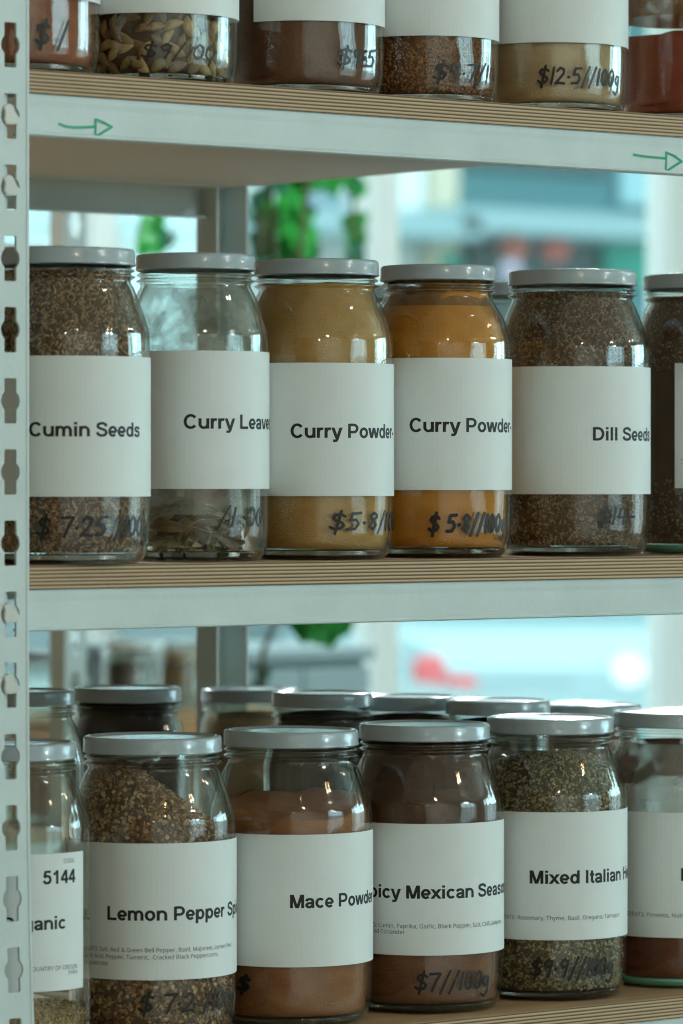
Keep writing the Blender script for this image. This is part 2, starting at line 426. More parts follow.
# ------------------------------------------------------------------ jars
BIG, SMALL = (.0551, .0461), (.0487, .0401)      # body radius, lid radius
H_JAR = .2035
def profile(R, RL, H):
    rn = RL-.0032
    return spline([(R*.80, .0004), (R*.88, .0012), (R*.945, .0052), (R*.980, .0115), (R*.9945, .0185), (R*.9990, .027), (R*.9998, .04), (R, .09), (R, H-.075), (R*.9995, H-.062),
                   (R*.991, H-.053), (R*.945, H-.0445), (R*.894, H-.036), (rn+.0028, H-.0265), (rn+.0005, H-.0222), (rn, H-.0203),
                   (rn+.0008, H-.0190), (rn+.0030, H-.0176), (rn+.0006, H-.0162), (rn+.0002, H-.0152), (rn+.0026, H-.0136), (rn+.0004, H-.0120), (rn, H-.0105), (rn, H-.0040)], 4)
def r_at(prof, z):
    if z <= prof[0][1]: return prof[0][0]
    for (r0, z0), (r1, z1) in zip(prof, prof[1:]):
        if z0 <= z <= z1 and z1 > z0: return r0+(r1-r0)*(z-z0)/(z1-z0)
    return prof[-1][0]
_cache = {}
def glass_meshes(R, RL, H):
    key = ('g', R, RL, H)
    if key not in _cache:
        pr = profile(R, RL, H)
        inner = [(r-.0026, z) for r, z in pr if z > .0065]
        outer = [(0, .0026), (R*.55, .0022)] + pr
        vs_o = lathe('jar_glass_body', outer, 96)
        bm = bmesh.new(); bm.from_mesh(vs_o)
        me2 = lathe('x', list(reversed(inner)), 96); bm.from_mesh(me2); bpy.data.meshes.remove(me2)
        # rounded lip joining the two walls at the mouth
        rt, zt = pr[-1]
        me3 = lathe('x', [(rt, zt), (rt-.0005, zt+.0009), (rt-.0013, zt+.0012), (rt-.0021, zt+.0009), (rt-.0026, zt)], 96); bm.from_mesh(me3); bpy.data.meshes.remove(me3)
        bpy.data.meshes.remove(vs_o)
        g = from_bm('jar_glass_body', bm, True)
        bt = .0062
        b = lathe('jar_glass_base', [(0, .0030), (R*.55, .0026), (R*.80, .0010), (R*.87, .0018), (R*.925, .0050), (R*.93, bt), (R*.90, bt+.0008), (R*.5, bt-.0012), (0, bt-.0016)], 72)
        _cache[key] = (g, b)
    return _cache[key]
def lid_mesh(RL):
    key = ('l', RL)
    if key not in _cache:
        h = .0108
        pr = [(RL-.0022, .0006), (RL-.0008, 0), (RL+.0001, .0006), (RL+.0002, .0014), (RL-.0003, .0022), (RL-.0003, .0084), (RL-.0005, .0094), (RL-.0010, .0102),
              (RL-.0020, h-.0001), (RL-.0032, h), (RL-.0042, h-.0003), (RL-.0052, h-.0009), (RL-.0064, h-.0012), (RL-.0085, h-.0012), (RL-.016, h-.0010), (RL*.45, h-.0009), (0, h-.0009)]
        pr2 = [(RL-.0022, .0006), (RL-.0024, .0072), (0, .0072)]
        a = lathe('lid', pr, 96); b = lathe('x', list(reversed(pr2)), 96)
        bm = bmesh.new(); bm.from_mesh(a); bm.from_mesh(b); bpy.data.meshes.remove(b); bpy.data.meshes.remove(a)
        bmesh.ops.remove_doubles(bm, verts=bm.verts, dist=1e-5)
        me = from_bm('lid', bm); 
        me.polygons.foreach_set('use_smooth', [True]*len(me.polygons))
        try: me.set_sharp_from_angle(angle=math.radians(40))
        except Exception: pass
        _cache[key] = me
    return _cache[key]
def content_mesh(name, prof, hf, gap=.0032, z0=.0075, nphi=96, nz=36, nr=14):
    """fill of a jar: follows the inside wall up to the local height hf(phi, rho)"""
    vs, fs = [], []
    for i in range(nphi):
        ph = 2*PI*i/nphi; ht = hf(ph, 1.)
        for k in range(nz+1):
            z = z0+(ht-z0)*k/nz; r = r_at(prof, z)-gap
            vs.append((r*math.cos(ph), r*math.sin(ph), z))
        for k in range(1, nr):
            rho = 1-k/nr; z = hf(ph, rho); r = (r_at(prof, ht)-gap)*rho
            vs.append((r*math.cos(ph), r*math.sin(ph), z))
    n1 = nz+nr
    c = len(vs); vs.append((0, 0, hf(0, 0))); c2 = len(vs); vs.append((0, 0, z0))
    for i in range(nphi):
        j = (i+1) % nphi
        for k in range(n1-1): fs.append((i*n1+k, j*n1+k, j*n1+k+1, i*n1+k+1))
        fs.append((i*n1+n1-1, j*n1+n1-1, c)); fs.append((j*n1, i*n1, c2))
    return mesh(name, vs, fs, True)
def seeds_mesh(name, prof, hf, n, L, W, kind='spindle', gap=.0034, zones=None, topn=0, z0=.008, jit=.5, phr=(0, 2*PI)):
    vs, fs = [], []
    rnd = random.Random(hash((n, round(L*1e5))) & 0xffff)
    def put(p, nrm, flat):
        t0 = nrm.orthogonal().normalized(); t1 = nrm.cross(t0)
        a = rnd.uniform(0, 2*PI); t = t0*math.cos(a)+t1*math.sin(a)
        t = (t + nrm*rnd.gauss(0, .28 if not flat else .4)).normalized()
        s = t.cross(nrm).normalized(); q = s.cross(t)
        l = L*rnd.uniform(.7, 1.2)/2; w = W*rnd.uniform(.75, 1.25)/2
        i0 = len(vs)
        if kind == 'spindle':
            bend = rnd.uniform(-.25, .25)*l
            vs.append(p-t*l+s*bend)
            for f, k in ((-.45, .85), (.35, 1.)):
                for d in range(4):
                    an = d*PI/2
                    vs.append(p+t*(l*f)+s*(w*k*math.cos(an))+q*(w*k*math.sin(an)))
            vs.append(p+t*l+s*bend)
            for d in range(4):
                e = (d+1) % 4
                fs.extend([(i0, i0+1+e, i0+1+d), (i0+1+d, i0+1+e, i0+5+e, i0+5+d), (i0+5+d, i0+5+e, i0+9)])
        elif kind == 'flake':
            th = .0004
            m = rnd.choice((4, 5)); rr = [rnd.uniform(.6, 1.1) for _ in range(m)]
            tt = (q+s*rnd.gauss(0, .35)+t*rnd.gauss(0, .35)).normalized(); s2 = tt.cross(t).normalized(); t2 = s2.cross(tt)
            for sg in (th, -th):
                for d in range(m):
                    an = 2*PI*d/m
                    vs.append(p+t2*(l*rr[d]*math.cos(an))+s2*(w*rr[d]*math.sin(an))+tt*sg)
            fs.append(tuple(range(i0, i0+m))); fs.append(tuple(range(i0+2*m-1, i0+m-1, -1)))
            for d in range(m): e = (d+1) % m; fs.append((i0+d, i0+m+d, i0+m+e, i0+e))
        else:  # grain
            vs.extend([p+t*l, p-t*l, p+s*w, p-s*w, p+q*w*.9, p-q*w*.9])
            for a_, b_, c_ in ((0, 2, 4), (2, 1, 4), (1, 3, 4), (3, 0, 4), (2, 0, 5), (1, 2, 5), (3, 1, 5), (0, 3, 5)): fs.append((i0+a_, i0+b_, i0+c_))
    k = 0; tries = 0
    while k < n and tries < n*20:
        tries += 1
        ph = rnd.uniform(*phr); z = rnd.uniform(z0, max(hf(ph, 1.), z0+.001))
        if zones and not any(a <= z <= b for a, b in zones): continue
        r = r_at(prof, z)-gap-rnd.uniform(0, W*jit)
        dr = (r_at(prof, z+.002)-r_at(prof, z-.002))/.004
        nrm = Vector((math.cos(ph), math.sin(ph), -dr)).normalized()
        put(Vector((r*math.cos(ph), r*math.sin(ph), z)), nrm, False); k += 1
    for k in range(topn):
        ph = rnd.uniform(0, 2*PI); rho = math.sqrt(rnd.random())*.97
        h1 = hf(ph, 1.); r = (r_at(prof, h1)-gap)*rho; z = hf(ph, rho)
        put(Vector((r*math.cos(ph), r*math.sin(ph), z+W*.2)), Vector((0, 0, 1)), True)
    return mesh(name, vs, fs)

class Jar: pass
def make_jar(u, size, zsh, label, Y=Y_AXIS, H=H_JAR, group=None, glass='glass', base='base', lidm='lid', word='jar'):
    """one glass jar standing on the shelf with height zsh; u is the image column of its axis"""
    R, RL = size
    p = onY(u, HZ, Y); p.z = zsh
    j = Jar(); j.R, j.RL, j.H = R, RL, H; j.p = p; j.u = u
    j.z = depth(p); j.s = FPX/j.z
    j.dc = Vector((CAM.x-p.x, CAM.y-p.y, 0)).normalized()
    j.rt = Vector((-j.dc.y, j.dc.x, 0))
    if j.rt.dot(RT) < 0: j.rt = -j.rt
    j.root = thing('spice_jar', p, label, 'jar', group)
    j.prof = profile(R, RL, H)
    g, b = glass_meshes(R, RL, H)
    g = g if glass == 'glass' else g.copy(); b = b if base == 'base' else b.copy()
    if glass != 'glass': g.materials.clear()
    if base != 'base': b.materials.clear()
    link('glass_body', g, M[glass], j.root)
    link('glass_base', b, M[base], j.root)
    lm = lid_mesh(RL)
    if lidm != 'lid': lm = lm.copy(); lm.materials.clear()
    link('lid', lm, M[lidm], j.root, (0, 0, H-.0108))
    return j
def cyl_fn(j, rad):
    """(arc angle from the camera direction, height above jar base, offset) -> local point"""
    def f(th, z, off=0.):
        d = j.dc*math.cos(th)+j.rt*math.sin(th)
        return d*(rad+off)+Vector((0, 0, z))
    return f
def th_of(j, u, rad): return math.asin(max(-1, min(1, (u-j.u)/(rad*j.s))))
def z_of(j, v, th=None, rad=0.):
    d = j.z-(rad*math.cos(th) if th is not None else 0)
    return 1.5+(HZ-v)*d/FPX-j.p.z
def add_label(j, vtop, vbot, ul=None, ur=None, vcentre=False):
    """paper label; vtop / vbot are rows at the silhouette (or at the front when vcentre)"""
    rad = j.R+.0003
    a0 = -1.95 if ul is None else th_of(j, ul, rad)
    a1 = 1.95 if ur is None else th_of(j, ur, rad)
    zt = z_of(j, vtop, 0 if vcentre else None, rad); zb = z_of(j, vbot, 0 if vcentre else None, rad)
    f = cyl_fn(j, rad); n = 60; vs, fs = [], []
    zz = [zb+(zt-zb)*k/6 for k in range(7)]
    for off in (0, .00025):
        for i in range(n+1):
            a = a0+(a1-a0)*i/n
            vs += [f(a, z, off) for z in zz]
    S = (n+1)*7
    for i in range(n):
        for k in range(6):
            q = (i*7+k, (i+1)*7+k, (i+1)*7+k+1, i*7+k+1)
            fs.append(tuple(S+x for x in q)); fs.append(tuple(reversed(q)))
        fs.append((i*7, (i+1)*7, S+(i+1)*7, S+i*7)); fs.append((i*7+6, S+i*7+6, S+(i+1)*7+6, (i+1)*7+6))
    for i in (0, n):
        for k in range(6): fs.append((i*7+k, i*7+k+1, S+i*7+k+1, S+i*7+k))
    o = link('paper_label', mesh('paper_label', vs, fs), M['paper'], j.root)
    o.data.polygons.foreach_set('use_smooth', [False]*len(o.data.polygons))
    j.label = o; j.zt, j.zb = zt, zb
    return o
def add_text(j, body, u0, vbase, cap, u1=None, bold=.022, right=False, mat='ink', name='lettering', space=1.0, tilt=0.0, anchor=None):
    """printing on the label: first glyph starts at column u0 (or ends there when right), baseline at row vbase, cap height in rows"""
    rad = j.R+.0003+.00025
    if bold:
        vs, fs, adv = heavy_text(body)
        x0 = min(v[0] for v in vs); x1 = max(v[0] for v in vs)
        if anchor is not None: x0 = adv[anchor]+.07
    else:
        vs, fs, x0, x1 = text_mesh(body, space)
        if anchor is not None: x0 = text_mesh(body[:anchor]+'|', space)[3]-.02   # part of the line is round the side
    th0 = th_of(j, u0, rad)
    zd = j.z-rad*math.cos(th0)
    k = cap*zd/FPX/(1. if bold else cap_height())           # metres per font unit
    zb = z_of(j, vbase, th0, rad)
    kx = k
    if u1 is not None: kx = (th_of(j, u1, rad)-th0)*rad/(x1-x0)
    f = cyl_fn(j, rad)
    ref = x1 if right else x0
    out = [f(th0+(x-ref)*kx/rad, zb+y*k+tilt*(x-ref)*kx, .00008) for x, y, _ in vs]
    return link(name, mesh(name, out, fs), M[mat], j.label)
def add_price(j, body, u0, u1, vbase, h, w=.0019, name='price_writing'):
    """marker handwriting on the bare glass"""
    st, W = strokes_for(body)
    zc = z_of(j, vbase, .3, j.R)
    th0, th1 = th_of(j, u0, j.R), th_of(j, u1, j.R)
    hh = h*(j.z-j.R)/FPX
    k = (th1-th0)*j.R/W
    pts = [[(x*k, y*hh) for x, y in s] for s in st]
    def fn(a, b, off):
        z = zc+b; rr = r_at(j.prof, z)
        return cyl_fn(j, rr)(th0+a/j.R, z, .0001+off)
    return link(name, ribbons(name, pts, w, fn), M['marker'], j.root)
def tilt_fn(j, h, right=0., dome=0., noise=0., towards=0., seed=1):
    """fill height: level h, slope towards camera-right, centre dome, ripples"""
    ar = math.atan2(j.rt.y, j.rt.x); af = math.atan2(j.dc.y, j.dc.x)
    def f(ph, rho):
        z = h + right*rho*math.cos(ph-ar) + towards*rho*math.cos(ph-af) + dome*(1-rho*rho)
        z += noise*(math.sin(3*ph+seed)*rho + .6*math.sin(7*ph+2*seed)*rho*rho + .4*math.sin(13*ph+3.1*seed)*rho**3)
        return z
    return f
def zfill(j, v): return z_of(j, v, 0, j.R)
def add_fill(j, core, hf, seeds=None, smat=None, gap=.0032):
    me = content_mesh('spice_fill', j.prof, hf, gap+(.0012 if seeds else 0))
    o = link('spice_fill', me, core, j.root); o['kind'] = 'stuff'
    if seeds:
        zones = [(.0, j.zb+.006), (j.zt-.006, 1.)] if hasattr(j, 'zt') else None
        s = link('seed_layer', seeds_mesh('seed_layer', j.prof, hf, zones=zones, gap=gap, **seeds), smat, o); s['kind'] = 'stuff'
    return o

SM = dict(
    cumin=seed_mat('cumin_seed', [rgb(84, 58, 38), rgb(132, 98, 68), rgb(172, 132, 94), rgb(206, 168, 126), rgb(112, 82, 56)]),
    dill=seed_mat('dill_seed', [rgb(72, 53, 38), rgb(118, 89, 67), rgb(154, 122, 94), rgb(180, 149, 118), rgb(101, 74, 55)]),
    pepper=seed_mat('pepper_flake', [rgb(76, 48, 34), rgb(129, 85, 55), rgb(172, 129, 85), rgb(218, 184, 133), rgb(108, 69, 48), rgb(145, 113, 74)]),
    herbs=seed_mat('herb_flake', [rgb(76, 64, 42), rgb(120, 106, 72), rgb(164, 150, 112), rgb(190, 172, 130), rgb(100, 82, 54)]),
    orange=seed_mat('orange_seed', [rgb(106, 62, 31), rgb(156, 99, 51), rgb(194, 134, 73), rgb(132, 81, 42)]),
    tan=seed_mat('tan_seed', [rgb(132, 101, 62), rgb(176, 141, 92), rgb(205, 172, 119)]),
    dark=plain('fill_core_dark', rgb(92, 70, 52), .9, noise=.2),
    olive=plain('fill_core_olive', rgb(84, 74, 50), .9, noise=.2),
    rust=plain('fill_core_rust', rgb(110, 68, 36), .9, noise=.2),
    curry1=powder_mat('curry_powder_deep', rgb(178, 134, 72), rgb(196, 150, 86), 40),
    curry2=powder_mat('curry_powder_bright', rgb(194, 121, 33), rgb(213, 141, 46), 40),
    mace=powder_mat('mace_powder', rgb(141, 88, 55), rgb(165, 108, 68), 50),
    mexican=powder_mat('chilli_powder', rgb(114, 73, 51), rgb(139, 90, 62), 60),
    redbrown=powder_mat('red_brown_powder', rgb(101, 53, 37), rgb(123, 68, 48), 60),
    brown=powder_mat('brown_powder', rgb(101, 66, 46), rgb(121, 81, 57), 60),
    beige=powder_mat('beige_powder', rgb(180, 150, 114), rgb(202, 172, 134), 40),
    red=powder_mat('red_powder', rgb(138, 58, 38), rgb(158, 70, 46), 40),
    rust_p=powder_mat('rust_powder', rgb(143, 79, 48), rgb(169, 101, 64), 40),
    yellowish=powder_mat('yellow_brown_powder', rgb(139, 106, 53), rgb(165, 128, 68), 30),
    black=powder_mat('dark_spice', rgb(40, 32, 28), rgb(58, 46, 40), 60),
)
CR = SM

# ---- middle shelf
SPD = dict(kind='spindle')
cumin = make_jar(64, BIG, Z_MID, 'glass jar of brown seeds with a label reading Cumin Seeds', Y=2.286, H=.2014)
add_label(cumin, 358, 496.4)
add_text(cumin, 'Cumin Seeds', 29.6, 436.5, 14.4, u1=138.8)
add_price(cumin, '$ 7.25 /100g', 36, 146, 536, 19)
add_fill(cumin, CR['dark'], tilt_fn(cumin, .187), dict(n=9000, L=.0045, W=.00115, kind='spindle'), SM['cumin'])

leaves = make_jar(195.5, (.0487, .0399), Z_MID, 'nearly empty clear jar with a label reading Curry Leaves', H=.2034)
add_label(leaves, 352.7, 488.8)
add_text(leaves, 'Curry Leaves', 183.8, 428.7, 14.4)
add_price(leaves, '/1 00', 216, 262, 526, 18, w=.0017)

p1 = make_jar(316.5, (.0523, .0427), Z_MID, 'jar of mustard brown powder labelled Curry Powder beside the Curry Leaves jar', H=.2028)
add_label(p1, 364.7, 495.8)
add_text(p1, 'Curry Powder-', 291, 437.9, 14.2)
add_price(p1, '$5.8/100', 328, 395, 530, 17, w=.0019)
add_fill(p1, CR['curry1'], tilt_fn(p1, .186, .0, .001, .0006))

p2 = make_jar(438, (.0510, .0405), Z_MID, 'jar of bright orange curry powder beside the Dill Seeds jar', H=.2024)
add_label(p2, 359.8, 489.9)
add_text(p2, 'Curry Powder-', 410, 432, 14.0)
add_price(p2, '$ 5.8//100g', 428, 504, 532, 17, w=.0024)
add_fill(p2, CR['curry2'], tilt_fn(p2, zfill(p2, 297), .005, .003, .0012, .003))

dill = make_jar(572.5, BIG, Z_MID, 'jar of grey brown seeds with a label reading Dill Seeds', H=.2026)
add_label(dill, 368.2, 494)
add_text(dill, 'Dill Seeds', 592.5, 440.5, 13.4)
add_price(dill, '$14-', 596, 634, 524, 15, w=.0018)
add_fill(dill, CR['dark'], tilt_fn(dill, .187), dict(n=9500, L=.0033, W=.0013, kind='spindle'), SM['dill'])

mid6 = make_jar(706, BIG, Z_MID, 'dark brown jar with green glass base painted as backlit cut by the frame edge on the middle shelf', H=.2035, base='base_backlit')
add_label(mid6, 365, 488, ul=675.5)
add_text(mid6, ':', 681.5, 464, 6, bold=.0, mat='inkgrey', name='fine_print')
add_fill(mid6, CR['dark'], tilt_fn(mid6, .187), dict(n=5000, L=.0026, W=.0014, kind='grain'), SM['dill'])

# ---- bottom shelf
code = make_jar(15, SMALL, Z_BOT, 'jar behind the white upright with a label reading 5144', H=.1965)
add_label(code, 848.2, 983.6, ur=82)
add_text(code, '5144', 42, 884.8, 13.6, u1=74.5)
add_text(code, 'CODE', 63, 863.4, 4.2, u1=73.2, bold=0, mat='inkgrey', name='fine_print')
add_text(code, 'Organic', 64.6, 928.8, 13.2, right=True)
add_text(code, 'COUNTRY OF ORIGIN', 75.9, 968.4, 4.2, right=True, bold=0, mat='inkgrey', name='fine_print')
add_text(code, 'India', 76, 973.4, 4.0, right=True, bold=0, mat='inkgrey', name='fine_print')
add_fill(code, CR['yellowish'], tilt_fn(code, .024, 0, .004, .001), dict(n=2600, L=.004, W=.0018, kind='flake', topn=900), SM['tan'])

lemon = make_jar(152.5, BIG, Z_BOT, 'jar of brown flakes heaped to one side labelled Lemon Pepper', H=.1965)
add_label(lemon, 836.6, 970.7)
add_text(lemon, 'Lemon Pepper Spice', 108.2, 919.5, 13.9)
for i, t in enumerate(('INGREDIENTS: Salt, Red & Green Bell Pepper, Basil, Majoram, Lemon Peel', 'Garlic, Citric Acid, Pepper, Tumeric,  Cracked Black Peppercorns,', 'Sodium Glutamate')):
    add_text(lemon, t, 76, 947+i*7, 4.1, bold=0, mat='inkgrey', name='fine_print')
add_price(lemon, '$ 7.2 /100g', 138, 233, 1012, 18, w=.0019)
hl = tilt_fn(lemon, zfill(lemon, 797), -.036, .006, .002)
lemon_h = lambda ph, rho: min(hl(ph, rho), .177)
add_fill(lemon, CR['dark'], lemon_h, dict(n=6000, L=.0042, W=.0030, kind='flake', topn=1800), SM['pepper'])

mace = make_jar(291, BIG, Z_BOT, 'jar of light brown powder with a label reading Mace Powder', H=.1965)
add_label(mace, 828.2, 958.2)
add_text(mace, 'Mace Powder', 290, 908.2, 13.4)
add_price(mace, '$', 238, 250, 992, 14, w=.0028)
add_fill(mace, CR['mace'], tilt_fn(mace, zfill(mace, 811), .002, -.004, .0016, -.008, seed=2.2))

mex = make_jar(424.5, (.0547, .0458), Z_BOT, 'jar of dark brown powder with a label reading Spicy Mexican', H=.1965)
add_label(mex, 817.8, 947)
add_text(mex, 'Spicy Mexican Seasoning', 406.7, 898.6, 13.2, anchor=6)
add_text(mex, 'INGREDIENTS: Cumin, Paprika, Garlic, Black Pepper, Salt, Chili, Jalapeno', 380, 927, 4.1, bold=0, mat='inkgrey', name='fine_print', anchor=13)
add_text(mex, 'and Coriander', 372, 932.4, 4.1, bold=0, mat='inkgrey', name='fine_print')
add_price(mex, '$7//100g', 414, 488, 990, 17, w=.0018)
add_fill(mex, CR['mexican'], tilt_fn(mex, zfill(mex, 800), 0, .002, .001))

ital = make_jar(550.2, (.0543, .0455), Z_BOT, 'jar of green brown dried herbs with a label reading Mixed Italian', H=.197)
add_label(ital, 806.5, 932.2)
add_text(ital, 'Mixed Italian Herbs', 530, 883.6, 13.2)
add_text(ital, 'INGREDIENTS: Rosemary, Thyme, Basil, Oregano, Tarragon', 503, 918.5, 4.1, bold=0, mat='inkgrey', name='fine_print', anchor=6)
add_price(ital, '$9.9//100g', 530, 612, 976, 17, w=.0018)
add_fill(ital, CR['olive'], tilt_fn(ital, zfill(ital, 771), .001, .010, .002), dict(n=7500, L=.0034, W=.0018, kind='flake', topn=1500), SM['herbs'])

mixed = make_jar(677, BIG, Z_BOT, 'dusty jar of red brown powder cut by the frame edge on the bottom shelf', H=.197, base='base_backlit')
add_label(mixed, 807, 930)
add_text(mixed, 'Mixed Spice', 681, 881, 13.0)
add_text(mixed, 'INGREDIENTS: Pimento, Nutmeg', 632, 916, 4.1, bold=0, mat='inkgrey', name='fine_print', anchor=6)
add_fill(mixed, CR['redbrown'], tilt_fn(mixed, .088, 0, .004, .001))
def film(j, z0, z1, gap): return [(r-gap, z) for r, z in j.prof if z0 < z < z1]
link('dust_haze_film', lathe('dust_haze_film', film(mixed, .085, mixed.H-.022, .0029), 72), smear_mat('dust_haze_film', rgb(176, 172, 164), 18, .05, 1.0), mixed.root)
link('powder_reflection_film', lathe('powder_reflection_film', film(mixed, mixed.H-.052, mixed.H-.022, .0033), 72), smear_mat('powder_reflection_film', rgb(112, 62, 46), 45, .44, .56), mixed.root)
link('powder_reflection_film', lathe('powder_reflection_film', film(p2, p2.H-.030, p2.H-.010, .0028), 72), smear_mat('neck_reflection_brown', rgb(150, 104, 52), 26, .30, .62), p2.root)  # brown film painted in for the reflection in the neck glass
link('powder_reflection_film', lathe('powder_reflection_film', film(mex, .10, mex.H-.012, .0028), 72), smear_mat('dark_reflection_brown', rgb(92, 64, 50), 22, .22, .62), mex.root)  # dark film painted in for reflections and the dark behind the clear glass
link('dust_haze_film', lathe('dust_haze_film', film(leaves, .03, leaves.H-.02, .0029), 72), smear_mat('leaf_jar_haze', rgb(150, 152, 140), 44, .34, .80), leaves.root)  # grey mottling painted in for refraction and reflections in the clear glass

# ---- top shelf (only the lower third of these jars is in the picture)
def v_at(j, h): return HZ-(j.p.z+h-1.5)*FPX/j.z
t1 = make_jar(14, BIG, Z_TOP, 'jar of rust coloured powder beside the upright on the top shelf')
add_label(t1, v_at(t1, .147), 5.5)
add_price(t1, '$ /', 34, 66, 44, 22, w=.0022)
add_fill(t1, CR['rust_p'], tilt_fn(t1, .16, 0, .004, .002))

card = make_jar(155, BIG, Z_TOP, 'jar of pale cardamom pods on the top shelf')
add_label(card, v_at(card, .147), 21.5)
add_price(card, '$9/100', 140, 214, 58, 14, w=.0014)
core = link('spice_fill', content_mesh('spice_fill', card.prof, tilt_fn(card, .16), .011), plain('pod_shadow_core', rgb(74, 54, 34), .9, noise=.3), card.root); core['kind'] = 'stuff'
def pod_mesh(seed):
    rnd = random.Random(seed); vs, fs = [], []
    L, n = .0150, 9
    for i in range(n+1):
        t = i/n; r = .0036*math.sin(PI*min(1, max(0, t*.97+.015)))**.75*(1.06-.25*t)
        for k in range(12):
            a = 2*PI*k/12; rr = r*(1+.10*math.cos(3*a)+.05*math.cos(6*a+1))
            vs.append(((t-.5)*L, rr*math.cos(a)+.0012*math.sin(PI*t), rr*math.sin(a)*.85))
    for i in range(n):
        for k in range(12): fs.append((i*12+k, (i+1)*12+k, (i+1)*12+(k+1) % 12, i*12+(k+1) % 12))
    fs.append(tuple(range(12))); fs.append(tuple(range(n*12+11, n*12-1, -1)))
    return mesh('cardamom_pod', vs, fs, True)
pod_mats = [plain('pod_%s' % nm, c, .6, noise=.18, nscale=300, bump=.4, bscale=500) for nm, c in (('straw', rgb(176, 146, 92)), ('olive', rgb(146, 124, 74)), ('brown', rgb(132, 100, 62)), ('pale', rgb(196, 166, 112)))]
pods = []
for i, mt in enumerate(pod_mats):
    me = pod_mesh(i); me.materials.append(mt); pods.append(me)
rnd = random.Random(11)
spots = []
tries = 0
while len(spots) < 98 and tries < 8000:
    tries += 1
    th = rnd.uniform(-1.6, 1.6); z = rnd.uniform(.009, .056)
    if all(math.hypot((th-a)*.05, z-b) > .0060 for a, b in spots): spots.append((th, z))
for i, (th, z) in enumerate(spots):
    r = r_at(card.prof, z)-.0026-.0046-rnd.uniform(0, .0035)
    d = card.dc*math.cos(th)+card.rt*math.sin(th)
    o = link('cardamom_pod', pods[rnd.randrange(4)], None, card.root, d*r+Vector((0, 0, z)))
    tgt = Vector((-d.y, d.x, 0))
    a = rnd.uniform(0, PI)
    ax = (tgt*math.cos(a)+Vector((0, 0, 1))*math.sin(a)).normalized()
    yv = d.cross(ax).normalized()
    o.rotation_euler = Matrix((ax, yv, ax.cross(yv))).transposed().to_euler()
    sx = rnd.uniform(.8, 1.12); o.scale = (sx, sx, sx)

top3 = make_jar(303, BIG, Z_TOP, 'jar of plain brown powder between cardamom jar and orange seed jar')
add_label(top3, v_at(top3, .147), 29, ul=254.5)
add_price(top3, '$9.5', 337, 374, 64, 17, w=.0019)
add_fill(top3, CR['brown'], tilt_fn(top3, .15))

top4 = make_jar(425, (.0510, .0405), Z_TOP, 'jar of small orange brown seeds on the top shelf')
add_label(top4, v_at(top4, .147), 43)
add_price(top4, '$9.7/1', 432, 488, 80, 17, w=.0016)
add_fill(top4, CR['rust'], tilt_fn(top4, .15), dict(n=5200, L=.0026, W=.0019, kind='grain'), SM['orange'])

top5 = make_jar(550, BIG, Z_TOP, 'jar of pale beige powder on the top shelf beside the red powder')
add_label(top5, v_at(top5, .147), 50)
add_price(top5, '$12.5//100g', 537, 618, 84, 16, w=.0018)
add_fill(top5, CR['beige'], tilt_fn(top5, .15))

top6 = make_jar(690, BIG, Z_TOP, 'jar of red powder cut by the frame edge on the top shelf')
add_fill(top6, CR['red'], tilt_fn(top6, .0665, .004, .003, .002))
link('powder_reflection_film', lathe('powder_reflection_film', [(r-.0031, z) for r, z in top6.prof if .068 < z < .15], 72), smear_mat('powder_residue_ochre', rgb(142, 96, 50), 26, .22, .52), top6.root)

# curry leaves lying in the bottom of their jar
def leaf_me(name, L, W, curl, fold, n=10):
    vs, fs = [], []
    for i in range(n+1):
        t = i/n; w = W/2*math.sin(PI*t**.85)**.8 if 0 < t < 1 else .0002
        z = curl*math.sin(PI*t); x = (t-.5)*L
        vs += [(x, -w, z+fold*w), (x, -w*.5, z+fold*w*.35), (x, 0, z), (x, w*.5, z+fold*w*.35), (x, w, z+fold*w)]
    for i in range(n):
        for k in range(4): fs.append((i*5+k, (i+1)*5+k, (i+1)*5+k+1, i*5+k+1))
    me = mesh(name, vs, fs, True)
    bm = bmesh.new(); bm.from_mesh(me)
    r = bmesh.ops.solidify(bm, geom=bm.faces[:], thickness=.00035)
    bm.to_mesh(me); bm.free(); return me
leaf_mats = [plain('dry_leaf_%s' % nm, c, .55, noise=.2, nscale=90) for nm, c in (('olive', rgb(124, 112, 72)), ('grey', rgb(168, 158, 122)), ('brown', rgb(110, 84, 54)))]
leaf_src = []
for i in range(6):
    me = leaf_me('curry_leaf', .032+.004*(i % 3), .008+.002*(i % 2), .004+.003*(i % 3), .7+.5*(i % 2)); me.materials.append(leaf_mats[i % 3]); leaf_src.append(me)
rnd = random.Random(5)
for i in range(96):
    rho = math.sqrt(rnd.random())*.0275; ph = rnd.uniform(0, 2*PI)
    if i < 62: ph = math.atan2(leaves.dc.y, leaves.dc.x)+rnd.uniform(-1.4, 1.4); rho = rnd.uniform(.0215, .0295)
    z = .0105+rnd.random()**1.4*(.019 if rho > .015 else .016)
    o = link('curry_leaf', leaf_src[i % 6], None, leaves.root, (rho*math.cos(ph), rho*math.sin(ph), z))
    yaw = ph+PI/2+rnd.gauss(0, .3) if rho > .018 else rnd.uniform(0, 2*PI)
    sc_ = rnd.uniform(.6, .95); o.scale = (sc_, sc_, sc_)
    o.rotation_euler = (rnd.gauss(0, 1.1), rnd.gauss(0, .35), yaw)

